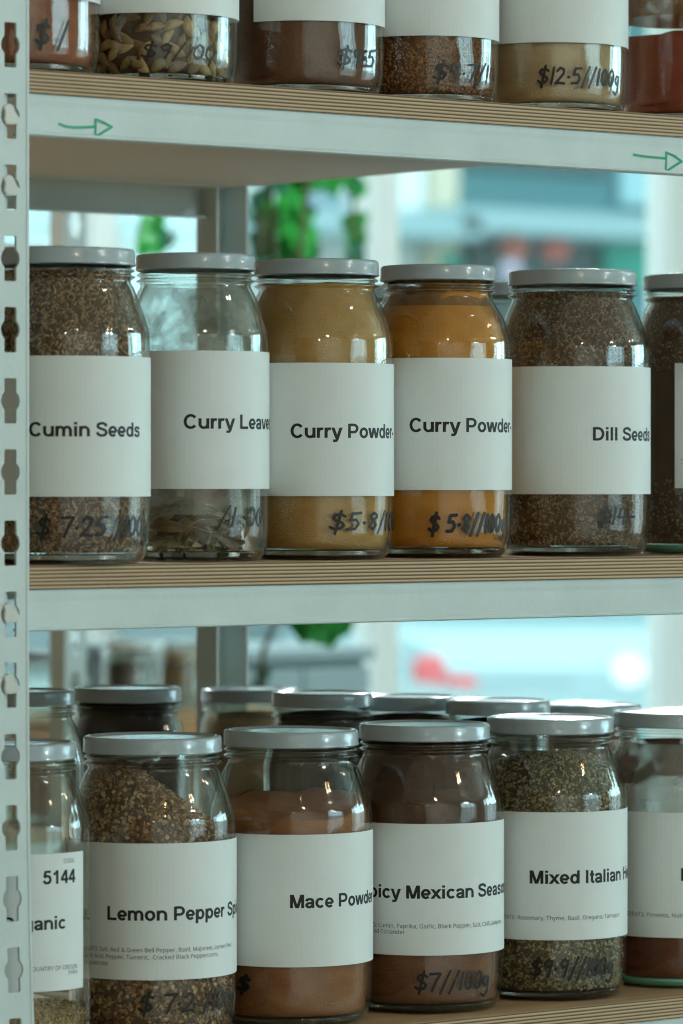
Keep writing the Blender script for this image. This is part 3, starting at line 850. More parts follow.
# ---- second row of jars deeper on the shelves, and jars behind on the neighbouring rack
def rear(u, Y, vtop, size, label, fill, zsh=Z_BOT, hfill=.186, lidm='lid', group=None):
    Y *= .931
    p = onY(u, HZ, Y); z = depth(p)
    H = 1.5+(HZ-vtop)*z/FPX-zsh-.0006
    j = make_jar(u, size, zsh, label, Y=Y, H=H, lidm=lidm, group=group)
    if fill: add_fill(j, CR[fill], tilt_fn(j, hfill*H/.2035, 0, .004, .001))
    return j
rear(22, 2.86, 689, (.0487, .0401), 'grey lidded empty jar standing behind the 5144 jar', 'yellowish', hfill=.05)
rear(127, 2.90, 686, (.0500, .0420), 'grey lidded jar of blackish spice standing behind the Lemon Pepper jar', 'black', hfill=.19)
rear(250, 2.985, 687, (.0450, .0395), 'grey lidded jar of tan spice behind the gap beside Mace Powder', 'beige', hfill=.18)
rear(322, 2.75, 691, (.0440, .0385), 'grey lidded dark jar standing behind the Mace Powder jar', 'black')
rear(408, 2.75, 694.5, (.0440, .0385), 'grey lidded dark jar standing behind the Spicy Mexican jar', 'mexican')
rear(498, 2.66, 698.5, (.0440, .0395), 'grey lidded dark jar behind the gap before Mixed Italian', 'black')
rear(590, 2.68, 702.5, (.0440, .0395), 'grey lidded dark jar behind the gap after Mixed Italian', 'mexican')
rear(505, 2.72, 283, (.0487, .0401), 'dark jar glimpsed between bright curry powder and Dill Seeds', 'brown', zsh=Z_MID, hfill=.14)
rear(372, 2.80, 286, (.0487, .0401), 'dim jar half hidden behind the two curry powder jars', 'brown', zsh=Z_MID, hfill=.14)
rear(206, 2.86, 356, (.0487, .0401), 'short dim jar hidden behind the Curry Leaves jar', 'mace', zsh=Z_MID, hfill=.10)

# ------------------------------------------------------------------ the shelving
ZPO = 2.718                          # distance of the front upright along the view
PITCH = 71.08*ZPO/FPX
Z_SLOT = 1.5+(HZ-472)*ZPO/FPX
XP = onY(28, HZ, YP).x                 # right edge of the front upright
XEND = onY(222, HZ, Y_BACK).x             # right end of the deep bay
PW = .0266
def bend(x, z):                            # the upright is slightly bowed low down
    d = max(0., min(1.363-z, .30)); return x+.092*d*d
def slot_cell(w, zc, hs=.0283, ws=.0091, rad=.0071):
    outer = [(-w/2, zc-PITCH/2), (w/2, zc-PITCH/2), (w/2, zc+PITCH/2), (-w/2, zc+PITCH/2)]
    a0 = math.acos(ws/2/rad); hole = []
    c = .0010
    def corner(cx, cy, s): return [(cx+c*math.cos(s+k*PI/8), cy+c*math.sin(s+k*PI/8)) for k in range(5)]
    hole += corner(ws/2-c, zc-hs/2+c, -PI/2)
    hole += [(rad*math.cos(t), zc+rad*math.sin(t)) for t in [-a0+2*a0*k/10 for k in range(11)]]
    hole += corner(ws/2-c, zc+hs/2-c, 0)
    hole += corner(-ws/2+c, zc+hs/2-c, PI/2)
    hole += [(-rad*math.cos(t), zc-rad*math.sin(t)) for t in [-a0+2*a0*k/10 for k in range(11)]]
    hole += corner(-ws/2+c, zc-hs/2+c, PI)
    return outer, hole
def slotted_flange(bm, w, zs, t, fn):
    """flat perforated strip; fn(a, z, depth) -> point"""
    for zc in zs:
        outer, hole = slot_cell(w, zc)
        tri = tessellate_polygon([[Vector((a, b, 0)) for a, b in outer], [Vector((a, b, 0)) for a, b in hole]])
        pts = outer+hole
        fr = [bm.verts.new(fn(a, b, 0)) for a, b in pts]; bk = [bm.verts.new(fn(a, b, t)) for a, b in pts]
        for q in tri:
            try: bm.faces.new([fr[i] for i in q]); bm.faces.new([bk[i] for i in reversed(q)])
            except ValueError: pass
        n = len(outer)
        for i in range(len(hole)):
            k = (i+1) % len(hole)
            bm.faces.new((fr[n+i], fr[n+k], bk[n+k], bk[n+i]))
        bm.faces.new((fr[1], fr[2], bk[2], bk[1])); bm.faces.new((fr[3], fr[0], bk[0], bk[3]))
def post(parent, xr, y, sx, sy, ztop, slots_y=True, zbase=0., bowed=False):
    """L-section upright: one flange along x ending at xr, the other running in the direction sy from its far edge"""
    bm = bmesh.new(); t = .002
    zs = [Z_SLOT+k*PITCH for k in range(-34, 30) if zbase+PITCH < Z_SLOT+k*PITCH < ztop-PITCH]
    bx = bend if bowed else (lambda x, z: x)
    xc = xr-sx*PW/2
    slotted_flange(bm, PW, zs, t, lambda a, z, d: (bx(xc+a, z), y+sy*d, z))
    # folded edge: a small rounded return on the open side
    zlo, zhi = zs[0]-PITCH/2, zs[-1]+PITCH/2
    nseg = 24
    def strip(x0, x1, y0, y1):
        rows = []
        for k in range(nseg+1):
            z = zlo+(zhi-zlo)*k/nseg
            rows.append([bm.verts.new((bx(x, z), yy, z)) for x, yy in ((x0, y0), (x1, y0), (x1, y1), (x0, y1))])
        for a, b in zip(rows, rows[1:]):
            for i in range(4): bm.faces.new((a[i], a[(i+1) % 4], b[(i+1) % 4], b[i]))
        bm.faces.new(rows[0]); bm.faces.new(rows[-1])
    xf = xr-sx*PW
    strip(min(xf, xf+sx*t), max(xf, xf+sx*t), min(y+sy*t, y+sy*.028), max(y+sy*t, y+sy*.028))
    strip(min(xr-sx*.0012, xr+sx*.0006), max(xr-sx*.0012, xr+sx*.0006), min(y-sy*.0004, y+sy*.004), max(y-sy*.0004, y+sy*.004))
    bmesh.ops.recalc_face_normals(bm, faces=bm.faces)
    o = link('upright_post', from_bm('upright_post', bm), M['steel'], parent)
    f = link('foot_pad', box_me('foot_pad', xr-sx*PW/2-.02, xr-sx*PW/2+.02, y-.012 if sy > 0 else y-.03, y+.03 if sy > 0 else y+.012, 0, zlo+.001), M['hook'], o)
    return o
def beam(parent, x0, x1, y, z1, sy, lip=True):
    """folded steel rail under a shelf board, face at y"""
    z0 = z1-H_BEAM
    bm = bmesh.new()
    prof = [(0, z1), (0, z1-.0040), (sy*.00025, z1-.0075), (sy*.00025, z0+.0030), (-sy*.0004, z0+.0020), (-sy*.0004, z0+.0008), (sy*.0008, z0), (sy*.012, z0), (sy*.012, z0+.0016), (sy*.0026, z0+.0016), (sy*.0026, z1-.0016), (sy*.03, z1-.0016), (sy*.03, z1)]
    a = [bm.verts.new((x0, y+dy, z)) for dy, z in prof]; b = [bm.verts.new((x1, y+dy, z)) for dy, z in prof]
    n = len(prof)
    for i in range(n): bm.faces.new((a[i], b[i], b[(i+1) % n], a[(i+1) % n]))
    bm.faces.new(a); bm.faces.new(list(reversed(b)))
    bmesh.ops.recalc_face_normals(bm, faces=bm.faces)
    return link('beam', from_bm('beam', bm), M['steel'], parent)
def side_beam(parent, x, sx, y0, y1, z1):
    return link('side_beam', box_me('side_beam', min(x, x+sx*.002), max(x, x+sx*.002), y0, y1, z1-H_BEAM, z1, bev=.0004), M['steel'], parent)
def board(parent, x0, x1, y0, y1, ztop):
    o = link('shelf_board', box_me('shelf_board', x0, x1, y0, y1, 0, T_PLY, bev=.0005), M['ply'], parent, (0, 0, ztop-T_PLY)); return o
def hooks(bm_o, xr, zs):
    """pressed tab of the beam bracket showing through an upright slot"""
    xc = xr-PW/2
    px = [(14, 425), (20, 440), (17, 472), (25, 491), (72, 489), (82, 468), (62, 440), (52, 415), (38, 410), (22, 418)]
    for zc in zs:
        x_ = bend(xc, zc)
        pts = [((a-46)/3.938/1323, -(b-458)/3.938*ZPO/FPX) for a, b in px]
        bm = bmesh.new()
        fr = [bm.verts.new((x_+a, YP-.0015, zc+b)) for a, b in pts]; bk = [bm.verts.new((x_+a, YP+.0012, zc+b)) for a, b in pts]
        bm.faces.new(fr); bm.faces.new(list(reversed(bk)))
        for i in range(len(pts)): k = (i+1) % len(pts); bm.faces.new((fr[i], fr[k], bk[k], bk[i]))
        bmesh.ops.recalc_face_normals(bm, faces=bm.faces)
        bmesh.ops.bevel(bm, geom=[e for e in bm.edges if all(v.co.y < YP-.001 for v in e.verts)], offset=.0006, segments=2, affect='EDGES')
        link('bracket_hook', from_bm('bracket_hook', bm, False), M['hook'], bm_o)
    z0, z1 = min(zs)-.02, max(zs)+.021
    link('bracket_plate', box_me('bracket_plate', xc-.0125, xc+.0012, YP+.0052, YP+.0064, z0, z1), M['steel'], bm_o)

unit = thing('shelving_unit', (0, 0, 0), 'white slotted steel shelving unit with plywood boards carrying the front spice jars', 'shelving')
XL = 1.02
LEV = (Z_BOT, Z_MID, Z_TOP)
post(unit, XP, YP, 1, 1, 2.32, bowed=True)
post(unit, XL+PW, YP, 1, 1, 2.32)
post(unit, XEND, Y_BACK, 1, -1, 2.32)       # back corner, flange towards the viewer's side
post(unit, XL+PW, Y_BACK, 1, -1, 2.32)
link('end_flange', box_me('end_flange', XEND-.0005, XEND+.0015, Y_BACK-.034, Y_BACK, .05, 2.30), M['steel'], unit)
lev_slots = {Z_TOP: (116, 186), Z_MID: (615, 687), Z_BOT: (1112, 1183)}
for zl in LEV + (Z_BOT-.42, .35):
    board(unit, XL-.0, XEND, Y_FRONT, Y_BACK, zl)
    b = beam(unit, XP+.0004, XEND-.0004, Y_FRONT+.0020, zl-T_PLY, 1)
    beam(unit, XL+PW+.0004, XP-PW-.0004, Y_FRONT+.0020, zl-T_PLY, 1)
    beam(unit, XL+PW, XEND-PW, Y_BACK-.006, zl-T_PLY, -1)
    if zl in lev_slots:
        hooks(b, XP, [Z_SLOT+PITCH*round((1.5+(HZ-v)*ZPO/FPX-Z_SLOT)/PITCH) for v in lev_slots[zl]])
    if zl == Z_TOP:
        fb = b
# green marker arrows on the top rail
def arrow(pts_lists):
    yb = Y_FRONT+.0020+.0003
    def cv(u, v): q = onY(u, v, yb); return (q.x, q.z)
    st = [[cv(*p) for p in l] for l in pts_lists]
    return link('marker_arrow', ribbons("marker_arrow", st, .0018, lambda a, b, off: Vector((a, yb-off-.0002, b))), M['green_marker'], fb)
arrow([[(59, 124), (65, 126.4), (74, 127.6), (84, 127.4), (95, 126.8)], [(95.5, 119.5), (103, 122.6), (111.5, 127), (103, 132), (95, 137), (95.3, 128), (95.5, 119.5)]])
arrow([[(633.6, 154.8), (645, 156.6), (665, 158.4)]])

shallow = thing('shelving_unit', (0, 0, 0), 'shallow bay of the same white steel shelving continuing past the frame edge', 'shelving')
X2 = XEND+.9
for zl in LEV + (Z_BOT-.42, .35):
    board(shallow, XEND+.0018, X2, Y_FRONT, Y_FRONT+(.36 if zl == Z_BOT else .15), zl)
    b = beam(shallow, XEND+.0020, X2-PW, Y_FRONT+.0020, zl-T_PLY, 1)
post(shallow, X2, YP, 1, 1, 2.32)
post(shallow, X2, Y_FRONT+.154, 1, -1, 2.32)
arrow([[(666, 152.6), (674, 156), (681.5, 161.5), (674, 166), (665.5, 171.6), (666, 162), (666, 152.6)]])

# neighbouring rack behind, seen between the jars
rack = thing('shelving_unit', (0, 0, 0), 'blurred steel rack with slotted posts standing behind the front shelving unit', 'shelving')
RX1 = onY(84, HZ, 3.75).x; RX0 = RX1-1.2
RXM = onY(205, HZ, 4.15).x
for zl in (Z_BOT, Z_MID, Z_TOP-.012, Z_BOT-.42, .35):
    board(rack, RX0, RX1, 3.75, 4.15, zl)
    beam(rack, RX0+PW, RX1-PW, 3.752, zl-T_PLY, 1)
    beam(rack, RX0+PW, RX1-PW, 4.148, zl-T_PLY, -1)
post(rack, RX1, 3.747, 1, 1, 2.1); post(rack, RX0+PW, 3.747, 1, 1, 2.1)
post(rack, RX1, 4.153, 1, -1, 2.1); post(rack, RX0+PW, 4.153, 1, -1, 2.1)
rear(50, 4.12, 650, (.0487, .0401), 'blurred jar with a grey lid on the rack behind the upright', 'mace', hfill=.1)

# ------------------------------------------------------------------ things between the shelves and the window
tan = plain('kraft_wood', rgb(190, 142, 92), .6, noise=.12, nscale=14)
cab = thing('side_table', (0, 0, 0), 'tall narrow wooden stand carrying two small jars in the blurred background', 'table')
cx = onY(150, HZ, 4.75)
stand_top = 1.5+(HZ-712)*depth(cx)/FPX
link('table_top', box_me('table_top', cx.x-.22, cx.x+.22, cx.y-.16, cx.y+.16, stand_top-.03, stand_top, bev=.004), tan, cab)
for sx in (-1, 1):
    for sy in (-1, 1):
        link('leg', box_me('leg', cx.x+sx*.19-.02, cx.x+sx*.19+.02, cx.y+sy*.13-.02, cx.y+sy*.13+.02, 0, stand_top-.03, bev=.003), tan, cab)
def small_jar(u, Y, vtop, size, label, fill, hf, lidm):
    p = onY(u, HZ, Y); H = 1.5+(HZ-vtop)*depth(p)/FPX-stand_top
    j = make_jar(u, size, stand_top, label, Y=Y, H=H, lidm=lidm)
    add_fill(j, CR[fill], tilt_fn(j, hf*H, 0, .003, .001)); return j
small_jar(129, 4.68, 641, (.036, .0310), 'small white lidded jar of black spice on the wooden stand', 'black', .70, 'lidwhite')
small_jar(178, 4.80, 653, (.030, .0240), 'small tan lidded jar of ochre powder on the wooden stand', 'curry1', .7, 'kraft') if False else None
M['kraft'] = plain('kraft_lid', rgb(188, 140, 96), .5)
small_jar(180, 4.80, 652, (.032, .0262), 'small tan jar beside the white lidded one on the wooden stand', 'tanp' if 'tanp' in CR else 'yellowish', .75, 'kraft')

grey = plain('grey_laminate', rgb(138, 156, 160), .5, noise=.03)
ca = onY(226, HZ, 4.9); cb = onY(364, HZ, 4.9)
ct = 1.5+(HZ-648)*depth(onY(300, HZ, 4.9))/FPX
cabt = thing('cabinet', (0, 0, 0), 'grey cabinet with a flat top in front of the window', 'cabinet')
link('carcass', box_me('carcass', ca.x, cb.x, 4.9, 5.3, .08, ct-.02, bev=.004), grey, cabt)
link('cabinet_top', box_me('cabinet_top', ca.x-.01, cb.x+.01, 4.885, 5.31, ct-.0195, ct, bev=.004), grey, cabt)
link('plinth', box_me('plinth', ca.x+.02, cb.x-.02, 4.93, 5.28, 0, .079), plain('plinth_dark', rgb(60, 66, 68), .6), cabt)
for i in (0, 1):
    w = (cb.x-ca.x-.012)/2
    d = link('door', box_me('door', ca.x+.004+i*(w+.004), ca.x+.004+w+i*(w+.004), 4.882, 4.8995, .10, ct-.03, bev=.002), grey, cabt)
    hx = ca.x+.004+(w-.03 if i == 0 else w+.004+.03)
    link('handle', tube_me('handle', [(hx, 4.884, .78), (hx, 4.86, .79), (hx, 4.86, .93), (hx, 4.884, .94)], .005), M['hook'], d)

# trailing plants in front of the window
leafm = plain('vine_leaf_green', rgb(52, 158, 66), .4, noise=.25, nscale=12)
leafd = plain('vine_leaf_shaded', rgb(34, 112, 84), .4, noise=.25, nscale=12)  # darker copy of the leaf green, shade put into the colour
stemm = plain('vine_stem', rgb(84, 78, 52), .6)
potm = plain('terracotta', rgb(120, 84, 66), .7, noise=.1)
def heart(bm, c, size, nrm, up, fold=.25):
    nrm = nrm.normalized(); up = (up-nrm*up.dot(nrm)).normalized(); sd = up.cross(nrm)
    n = 12; rows = []
    for i in range(n+1):
        t = i/n
        w = .46*math.sin(PI*min(1, t*.94+.06))**.75*(1.12-.45*t)
        y = .5-t
        dz = .10*math.sin(PI*t)-.12*t*t
        rows.append([bm.verts.new(c+up*(y*size)+sd*(k*w*size)+nrm*(dz*size+abs(k)*w*fold*size)) for k in (-1, -.5, 0, .5, 1)])
    for a, b in zip(rows, rows[1:]):
        for k in range(4): bm.faces.new((a[k], a[k+1], b[k+1], b[k]))
def vine_plant(label, Y, pot_u, lst, stems, zpot=2.08, potr=.12):
    pp = onY(pot_u, HZ, Y)
    t = thing('hanging_plant', (pp.x, pp.y, zpot), label, 'plant')
    o = Vector((pp.x, pp.y, zpot))
    link('pot', lathe('pot', [(0, 0), (potr*.6, 0), (potr*.72, .01), (potr, .14), (potr*1.05, .145), (potr*1.05, .17), (potr*.97, .17), (potr*.93, .145), (0, .14)], 40), potm, t)
    for k in range(3):
        a = 2*PI*k/3+.4
        link('cord', tube_me('cord', [(potr*math.cos(a), potr*math.sin(a), .165), (.004*math.cos(a), .004*math.sin(a), .62), (0, 0, 3.2-zpot)], .0025, 6), stemm, t)
    rnd = random.Random(int(pot_u)+3)
    bms = {0: bmesh.new(), 1: bmesh.new()}
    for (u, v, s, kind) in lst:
        dy = rnd.uniform(-.09, .09)
        c = onY(u, v, Y+dy)-o
        sz = s*depth(c+o)/FPX
        nv = -FW+Vector((rnd.gauss(0, .35), rnd.gauss(0, .35), rnd.uniform(-.1, .6)))
        heart(bms[kind], c, sz, nv, Vector((rnd.gauss(0, .5), rnd.gauss(0, .3), 1)))
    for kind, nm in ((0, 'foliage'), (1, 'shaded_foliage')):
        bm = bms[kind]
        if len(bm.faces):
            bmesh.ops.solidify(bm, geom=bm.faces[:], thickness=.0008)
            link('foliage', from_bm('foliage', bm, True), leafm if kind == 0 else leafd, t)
        else: bm.free()
    for st in stems:
        pts = [onY(u, v, Y)-o for u, v in st]
        pts = [Vector((potr*.9*math.copysign(1, pts[0].x), 0, .16)), Vector((potr*1.15*math.copysign(1, pts[0].x), 0, .12))] + pts
        sm = []
        for i in range(len(pts)-1):
            for k in range(5): sm.append(pts[i].lerp(pts[i+1], k/5))
        sm.append(pts[-1])
        link('stem', tube_me('stem', sm, .004, 6), stemm, t)
    return t
vine_plant('green trailing plant hanging in the gap above the Curry Powder jars', 5.5, 285,
    [(262, 200, 30, 1), (272, 218, 40, 0), (288, 208, 44, 0), (302, 214, 36, 0), (284, 236, 44, 0), (300, 240, 46, 0), (262, 238, 30, 1), (256, 216, 26, 1), (296, 188, 34, 0), (264, 256, 36, 1),
     (276, 182, 32, 1), (304, 256, 40, 0), (280, 262, 40, 0), (334, 184, 30, 0), (318, 180, 30, 0)],
    [[(290, 150), (284, 190), (290, 225), (300, 262)], [(268, 160), (262, 205), (262, 258)]])
vine_plant('green trailing plant hanging beside the white window mullion', 5.75, 362,
    [(356, 190, 26, 0), (352, 184, 24, 1), (356, 226, 34, 0), (354, 240, 30, 0), (358, 252, 22, 1), (346, 178, 26, 0), (356, 262, 26, 0)],
    [[(354, 140), (352, 185), (355, 225), (356, 262)]])
vine_plant('green trailing plant low over the grey cabinet', 4.6, 250,
    [(306, 622, 46, 0), (324, 622, 50, 0), (340, 616, 44, 0), (314, 630, 44, 0), (330, 628, 42, 0), (262, 676, 20, 1), (258, 690, 22, 1)],
    [[(266, 120), (284, 420), (306, 600), (322, 622)], [(268, 560), (276, 620), (264, 650), (258, 690)]])
vine_plant('small green plant hanging behind the back rail of the shelf', 5.3, 150,
    [(150, 232, 34, 0), (158, 242, 34, 0), (146, 246, 30, 0), (154, 222, 30, 0), (166, 240, 22, 1)],
    [[(152, 180), (152, 215), (154, 246)]])

# ------------------------------------------------------------------ room
def structure(name, me, mat, parent=None):
    o = link(name, me, mat, parent); o['kind'] = 'structure'; return o
wallm = plain('plaster_warm', rgb(214, 204, 190), .85, noise=.05, nscale=3)
woodw = plain('dark_timber_wall', rgb(150, 118, 92), .7, noise=.2, nscale=5)
floorm = plain('concrete_floor', rgb(170, 166, 156), .45, noise=.12, nscale=4)
ceilm = plain('ceiling_paint', rgb(226, 222, 214), .9, noise=.03, nscale=3)
whitef = plain('window_frame_white', rgb(240, 244, 242), .4)
pane = glass_mat('window_glass', wav=0.)
X0, X1, Y0, Y1, ZC = -2.6, 8.2, -3.0, 6.6, 3.2
structure('floor', box_me('floor', X0-.2, X1+.2, Y0-.2, Y1+.2, -.1, 0), floorm)
structure('ceiling', box_me('ceiling', X0-.2, X1+.2, Y0-.2, Y1+.2, ZC, ZC+.15), ceilm)
structure('wall_left', box_me('wall_left', X0-.2, X0, Y0-.2, Y1+.2, 0, ZC), woodw)
def wall_with_hole(name, axis, pos, th, a0, a1, ha0, ha1, hz0, hz1, mat):
    bm = bmesh.new()
    def bx(b0, b1, z0, z1):
        if axis == 'y': box_bm(bm, b0, b1, min(pos, pos+th), max(pos, pos+th), z0, z1)
        else: box_bm(bm, min(pos, pos+th), max(pos, pos+th), b0, b1, z0, z1)
    bx(a0, ha0, 0, ZC); bx(ha1, a1, 0, ZC); bx(ha0, ha1, 0, hz0); bx(ha0, ha1, hz1, ZC)
    return structure(name, from_bm(name, bm), mat)
def window(name, axis, pos, a0, a1, z0, z1, mulls, bars, fw=.055, fd=.08):
    """frame with mullions and glazing bars, panes as sub-meshes"""
    t = bpy.data.objects.new(name, None); COL.objects.link(t); t['kind'] = 'structure'
    def mk(nm, b0, b1, c0, c1, d, mat):
        if axis == 'y': me = box_me(nm, b0, b1, pos-d/2, pos+d/2, c0, c1, bev=.004 if d > .02 else 0)
        else: me = box_me(nm, pos-d/2, pos+d/2, b0, b1, c0, c1, bev=.004 if d > .02 else 0)
        link(nm, me, mat, t)
    mk('window_frame', a0, a1, z0, z0+fw, fd, whitef); mk('window_frame', a0, a1, z1-fw, z1, fd, whitef)
    mk('window_frame', a0, a0+fw, z0+fw, z1-fw, fd, whitef); mk('window_frame', a1-fw, a1, z0+fw, z1-fw, fd, whitef)
    for m_ in mulls: mk('mullion', m_-fw/2, m_+fw/2, z0+fw, z1-fw, fd*.9, whitef)
    for b_ in bars: mk('glazing_bar', a0+fw, a1-fw, b_-.02, b_+.02, fd*.5, whitef)
    if axis == 'y': me = box_me('pane', a0+.03, a1-.03, pos-.003, pos+.003, z0+.03, z1-.03)
    else: me = box_me('pane', pos-.003, pos+.003, a0+.03, a1-.03, z0+.03, z1-.03)
    link('pane', me, pane, t)
    return t
# shop window behind the shelves, looking on to the street
mx = [onY(u, HZ, Y1+.05).x for u in (-470, -188, 95, 376.5, 668)]
step = mx[4]-mx[3]
mx += [mx[4]+step, mx[4]+2*step]
WX0, WX1 = mx[0]-step, X1-.3
wall_with_hole('wall_back', 'y', Y1, .2, X0-.2, X1+.2, WX0, WX1, .45, 2.95, wallm)
window('window_1', 'y', Y1+.05, WX0, WX1, .45, 2.95, mx, [], fw=.058)
# windows across the aisle and at the right end: the daylight on the jars
wall_with_hole('wall_front', 'y', Y0, -.2, X0-.2, X1+.2, 3.4, 6.6, .7, 2.8, wallm)
window('window_2', 'y', Y0-.08, 3.4, 6.6, .7, 2.8, [4.2, 5.0, 5.8], [1.4, 2.1])
wall_with_hole('wall_right', 'x', X1, .2, Y0-.2, Y1+.2, -.6, 2.6, .7, 2.8, wallm)
window('window_3', 'x', X1+.08, -.6, 2.6, .7, 2.8, [.2, 1.0, 1.8], [1.75])

# pendant lamps over the aisle
lampm = plain('lamp_shade_black', rgb(38, 38, 38), .4)
bulbm = emit_mat('bulb_glow', (1, .62, .28, 1), 60)
def lamp(x, y, z, where):
    t = thing('pendant_lamp', (x, y, z), 'black pendant lamp with a warm bulb hanging over the aisle %s' % where, 'lamp', 'pendant lamps over the aisle')
    link('lamp_shade', lathe('lamp_shade', [(.10, 0), (.105, .01), (.07, .10), (.03, .14), (.02, .16), (.016, .158), (.026, .136), (.064, .098), (.098, .008), (.10, 0)], 40), lampm, t)
    link('bulb', lathe('bulb', [(0, -.03), (.02, -.025), (.03, 0), (.026, .03), (.014, .06), (0, .07)], 24), bulbm, t)
    link('cord', tube_me('cord', [(0, 0, .155), (0, 0, ZC-z)], .004, 6), lampm, t)
LAMPS = ((1.1, .3, 2.55), (-.4, -1.0, 2.5), (2.9, .2, 2.55), (4.6, 1.2, 2.55))
for l_ in LAMPS: lamp(*l_, 'of the shop')

# ------------------------------------------------------------------ street outside
asph = plain('asphalt', rgb(148, 152, 152), .8, noise=.08, nscale=3)
pavem = plain('paving', rgb(196, 200, 198), .8, noise=.06, nscale=3)
structure('ground_pavement', box_me('ground_pavement', -12, 30, Y1+.2, 9.2, -.2, -.03), pavem)
structure('ground_road', box_me('ground_road', -12, 40, 9.2, 17.5, -.2, -.09), asph)
structure('ground_far_pavement', box_me('ground_far_pavement', -12, 40, 17.5, 20.2, -.2, -.03), pavem)
def car(name_label, loc, rot, paint, glint=False):
    t = thing('car', loc, name_label, 'car'); t.rotation_euler = (0, 0, rot)
    pm = plain('car_paint', paint, .25, coat=.6)
    dark = plain('car_window', rgb(70, 96, 100), .08); tyre = plain('tyre', rgb(30, 30, 30), .8); chrome = plain('hub_metal', rgb(190, 195, 198), .25, metal=.8)
    prof = [(-2.05, .35), (-2.12, .62), (-2.08, .92), (-1.95, 1.0), (-1.60, 1.05), (.95, 1.02), (1.75, .92), (2.05, .75), (2.10, .45), (2.0, .30), (-1.95, .28)]
    bm = bmesh.new(); rows = []
    for y, sc_ in ((-.86, .965), (-.80, 1.0), (.80, 1.0), (.86, .965)):
        rows.append([bm.verts.new((x*sc_, y, .65+(z-.65)*sc_)) for x, z in prof])
    n = len(prof)
    for a, b in zip(rows, rows[1:]):
        for i in range(n): bm.faces.new((a[i], a[(i+1) % n], b[(i+1) % n], b[i]))
    bm.faces.new(rows[0]); bm.faces.new(list(reversed(rows[-1])))
    bmesh.ops.recalc_face_normals(bm, faces=bm.faces)
    link('body', from_bm('car_body', bm), pm, t)
    cab_ = [(-1.85, 1.03), (-1.35, 1.42), (-.9, 1.47), (.1, 1.45), (1.0, 1.01)]
    bm = bmesh.new(); rows = []
    for y0_, y1_ in ((-.80, -.60), (.80, .60)):
        rows.append([bm.verts.new((x, y0_ if z < 1.1 else y1_, z)) for x, z in cab_])
    for i in range(len(cab_)-1): bm.faces.new((rows[0][i], rows[0][i+1], rows[1][i+1], rows[1][i]))
    bm.faces.new(rows[0]); bm.faces.new(list(reversed(rows[1]))); bm.faces.new((rows[0][0], rows[1][0], rows[1][-1], rows[0][-1]))
    bmesh.ops.recalc_face_normals(bm, faces=bm.faces)
    link('cabin_glass', from_bm('cabin_glass', bm), dark, t)
    link('roof', box_me('car_roof', -1.32, .12, -.60, .60, 1.44, 1.485, bev=.015), pm, t)
    for x in (-.75,):
        for s in (-1, 1): link('door_pillar', box_me('door_pillar', x-.05, x+.05, s*.72-.06, s*.72+.06, 1.0, 1.46), pm, t)
    for x in (-1.3, 1.3):
        for s in (-1, 1):
            w = link('wheel', lathe('wheel', [(0, -.1), (.24, -.1), (.31, -.09), (.33, -.06), (.33, .06), (.31, .09), (.24, .1), (0, .1)], 32), tyre, t, (x, s*.80, .33)); w.rotation_euler = (PI/2, 0, 0)
            h = link('hub', lathe('hub', [(0, -.112), (.19, -.11), (.21, -.102), (.21, .102), (.19, .11), (0, .112)], 24), chrome, w)
    red = plain('tail_light_red', rgb(244, 104, 110), .2)
    wl = emit_mat('sun_glint_glow', (.9, 1, 1, 1), 1.5) if glint else plain('head_light', rgb(240, 244, 246), .1)  # glow added to stand for a sun glint on the car
    for s in (-1, 1):
        link('tail_light', box_me('tail_light', -2.03, -1.87, s*.78-.10, s*.78+.10, .81, .955, bev=.04), red, t)
        link('bumper_reflector', box_me('bumper_reflector', -2.17, -2.04, s*.80-.09, s*.80+.09, .77, .875, bev=.03), red, t)
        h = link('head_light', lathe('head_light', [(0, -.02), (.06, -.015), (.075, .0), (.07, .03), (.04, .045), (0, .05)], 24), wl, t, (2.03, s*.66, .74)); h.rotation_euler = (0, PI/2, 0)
    link('number_plate', box_me('number_plate', 2.03, 2.075, -.24, .24, .52, .63, bev=.004), plain('number_plate_white', rgb(244, 246, 244), .4), t)
    link('grille', box_me('grille', 1.98, 2.062, -.42, .42, .60, .70, bev=.01), plain('grille_grey', rgb(150, 170, 172), .4), t)
    return t
def streetpt(u, v, Y): p = onY(u, v, Y); return p
q = onY(443, 684, 12.2)
car('pale car with red tail lights parked in the street outside', (q.x-2.02, 13.06, -.09), PI, rgb(170, 200, 206))
q = onY(150, 684, 11.0)
car('silver car parked further along the street', (q.x-.9, 10.9, -.09), 0, rgb(176, 196, 200))
q = CAM+ray(629, 665)*19.5
rot = PI+math.atan2(FW.y, FW.x)
front = Vector((math.cos(rot), math.sin(rot), 0)); side = Vector((-front.y, front.x, 0))
c = q-front*2.03-side*(-.66)
if (c-q).dot(RT) > 0: c = q-front*2.03-side*.66
car('white car facing the shop with an added round sun glint at the headlight', (c.x, c.y, -.09), rot, rgb(178, 208, 214), glint=True)

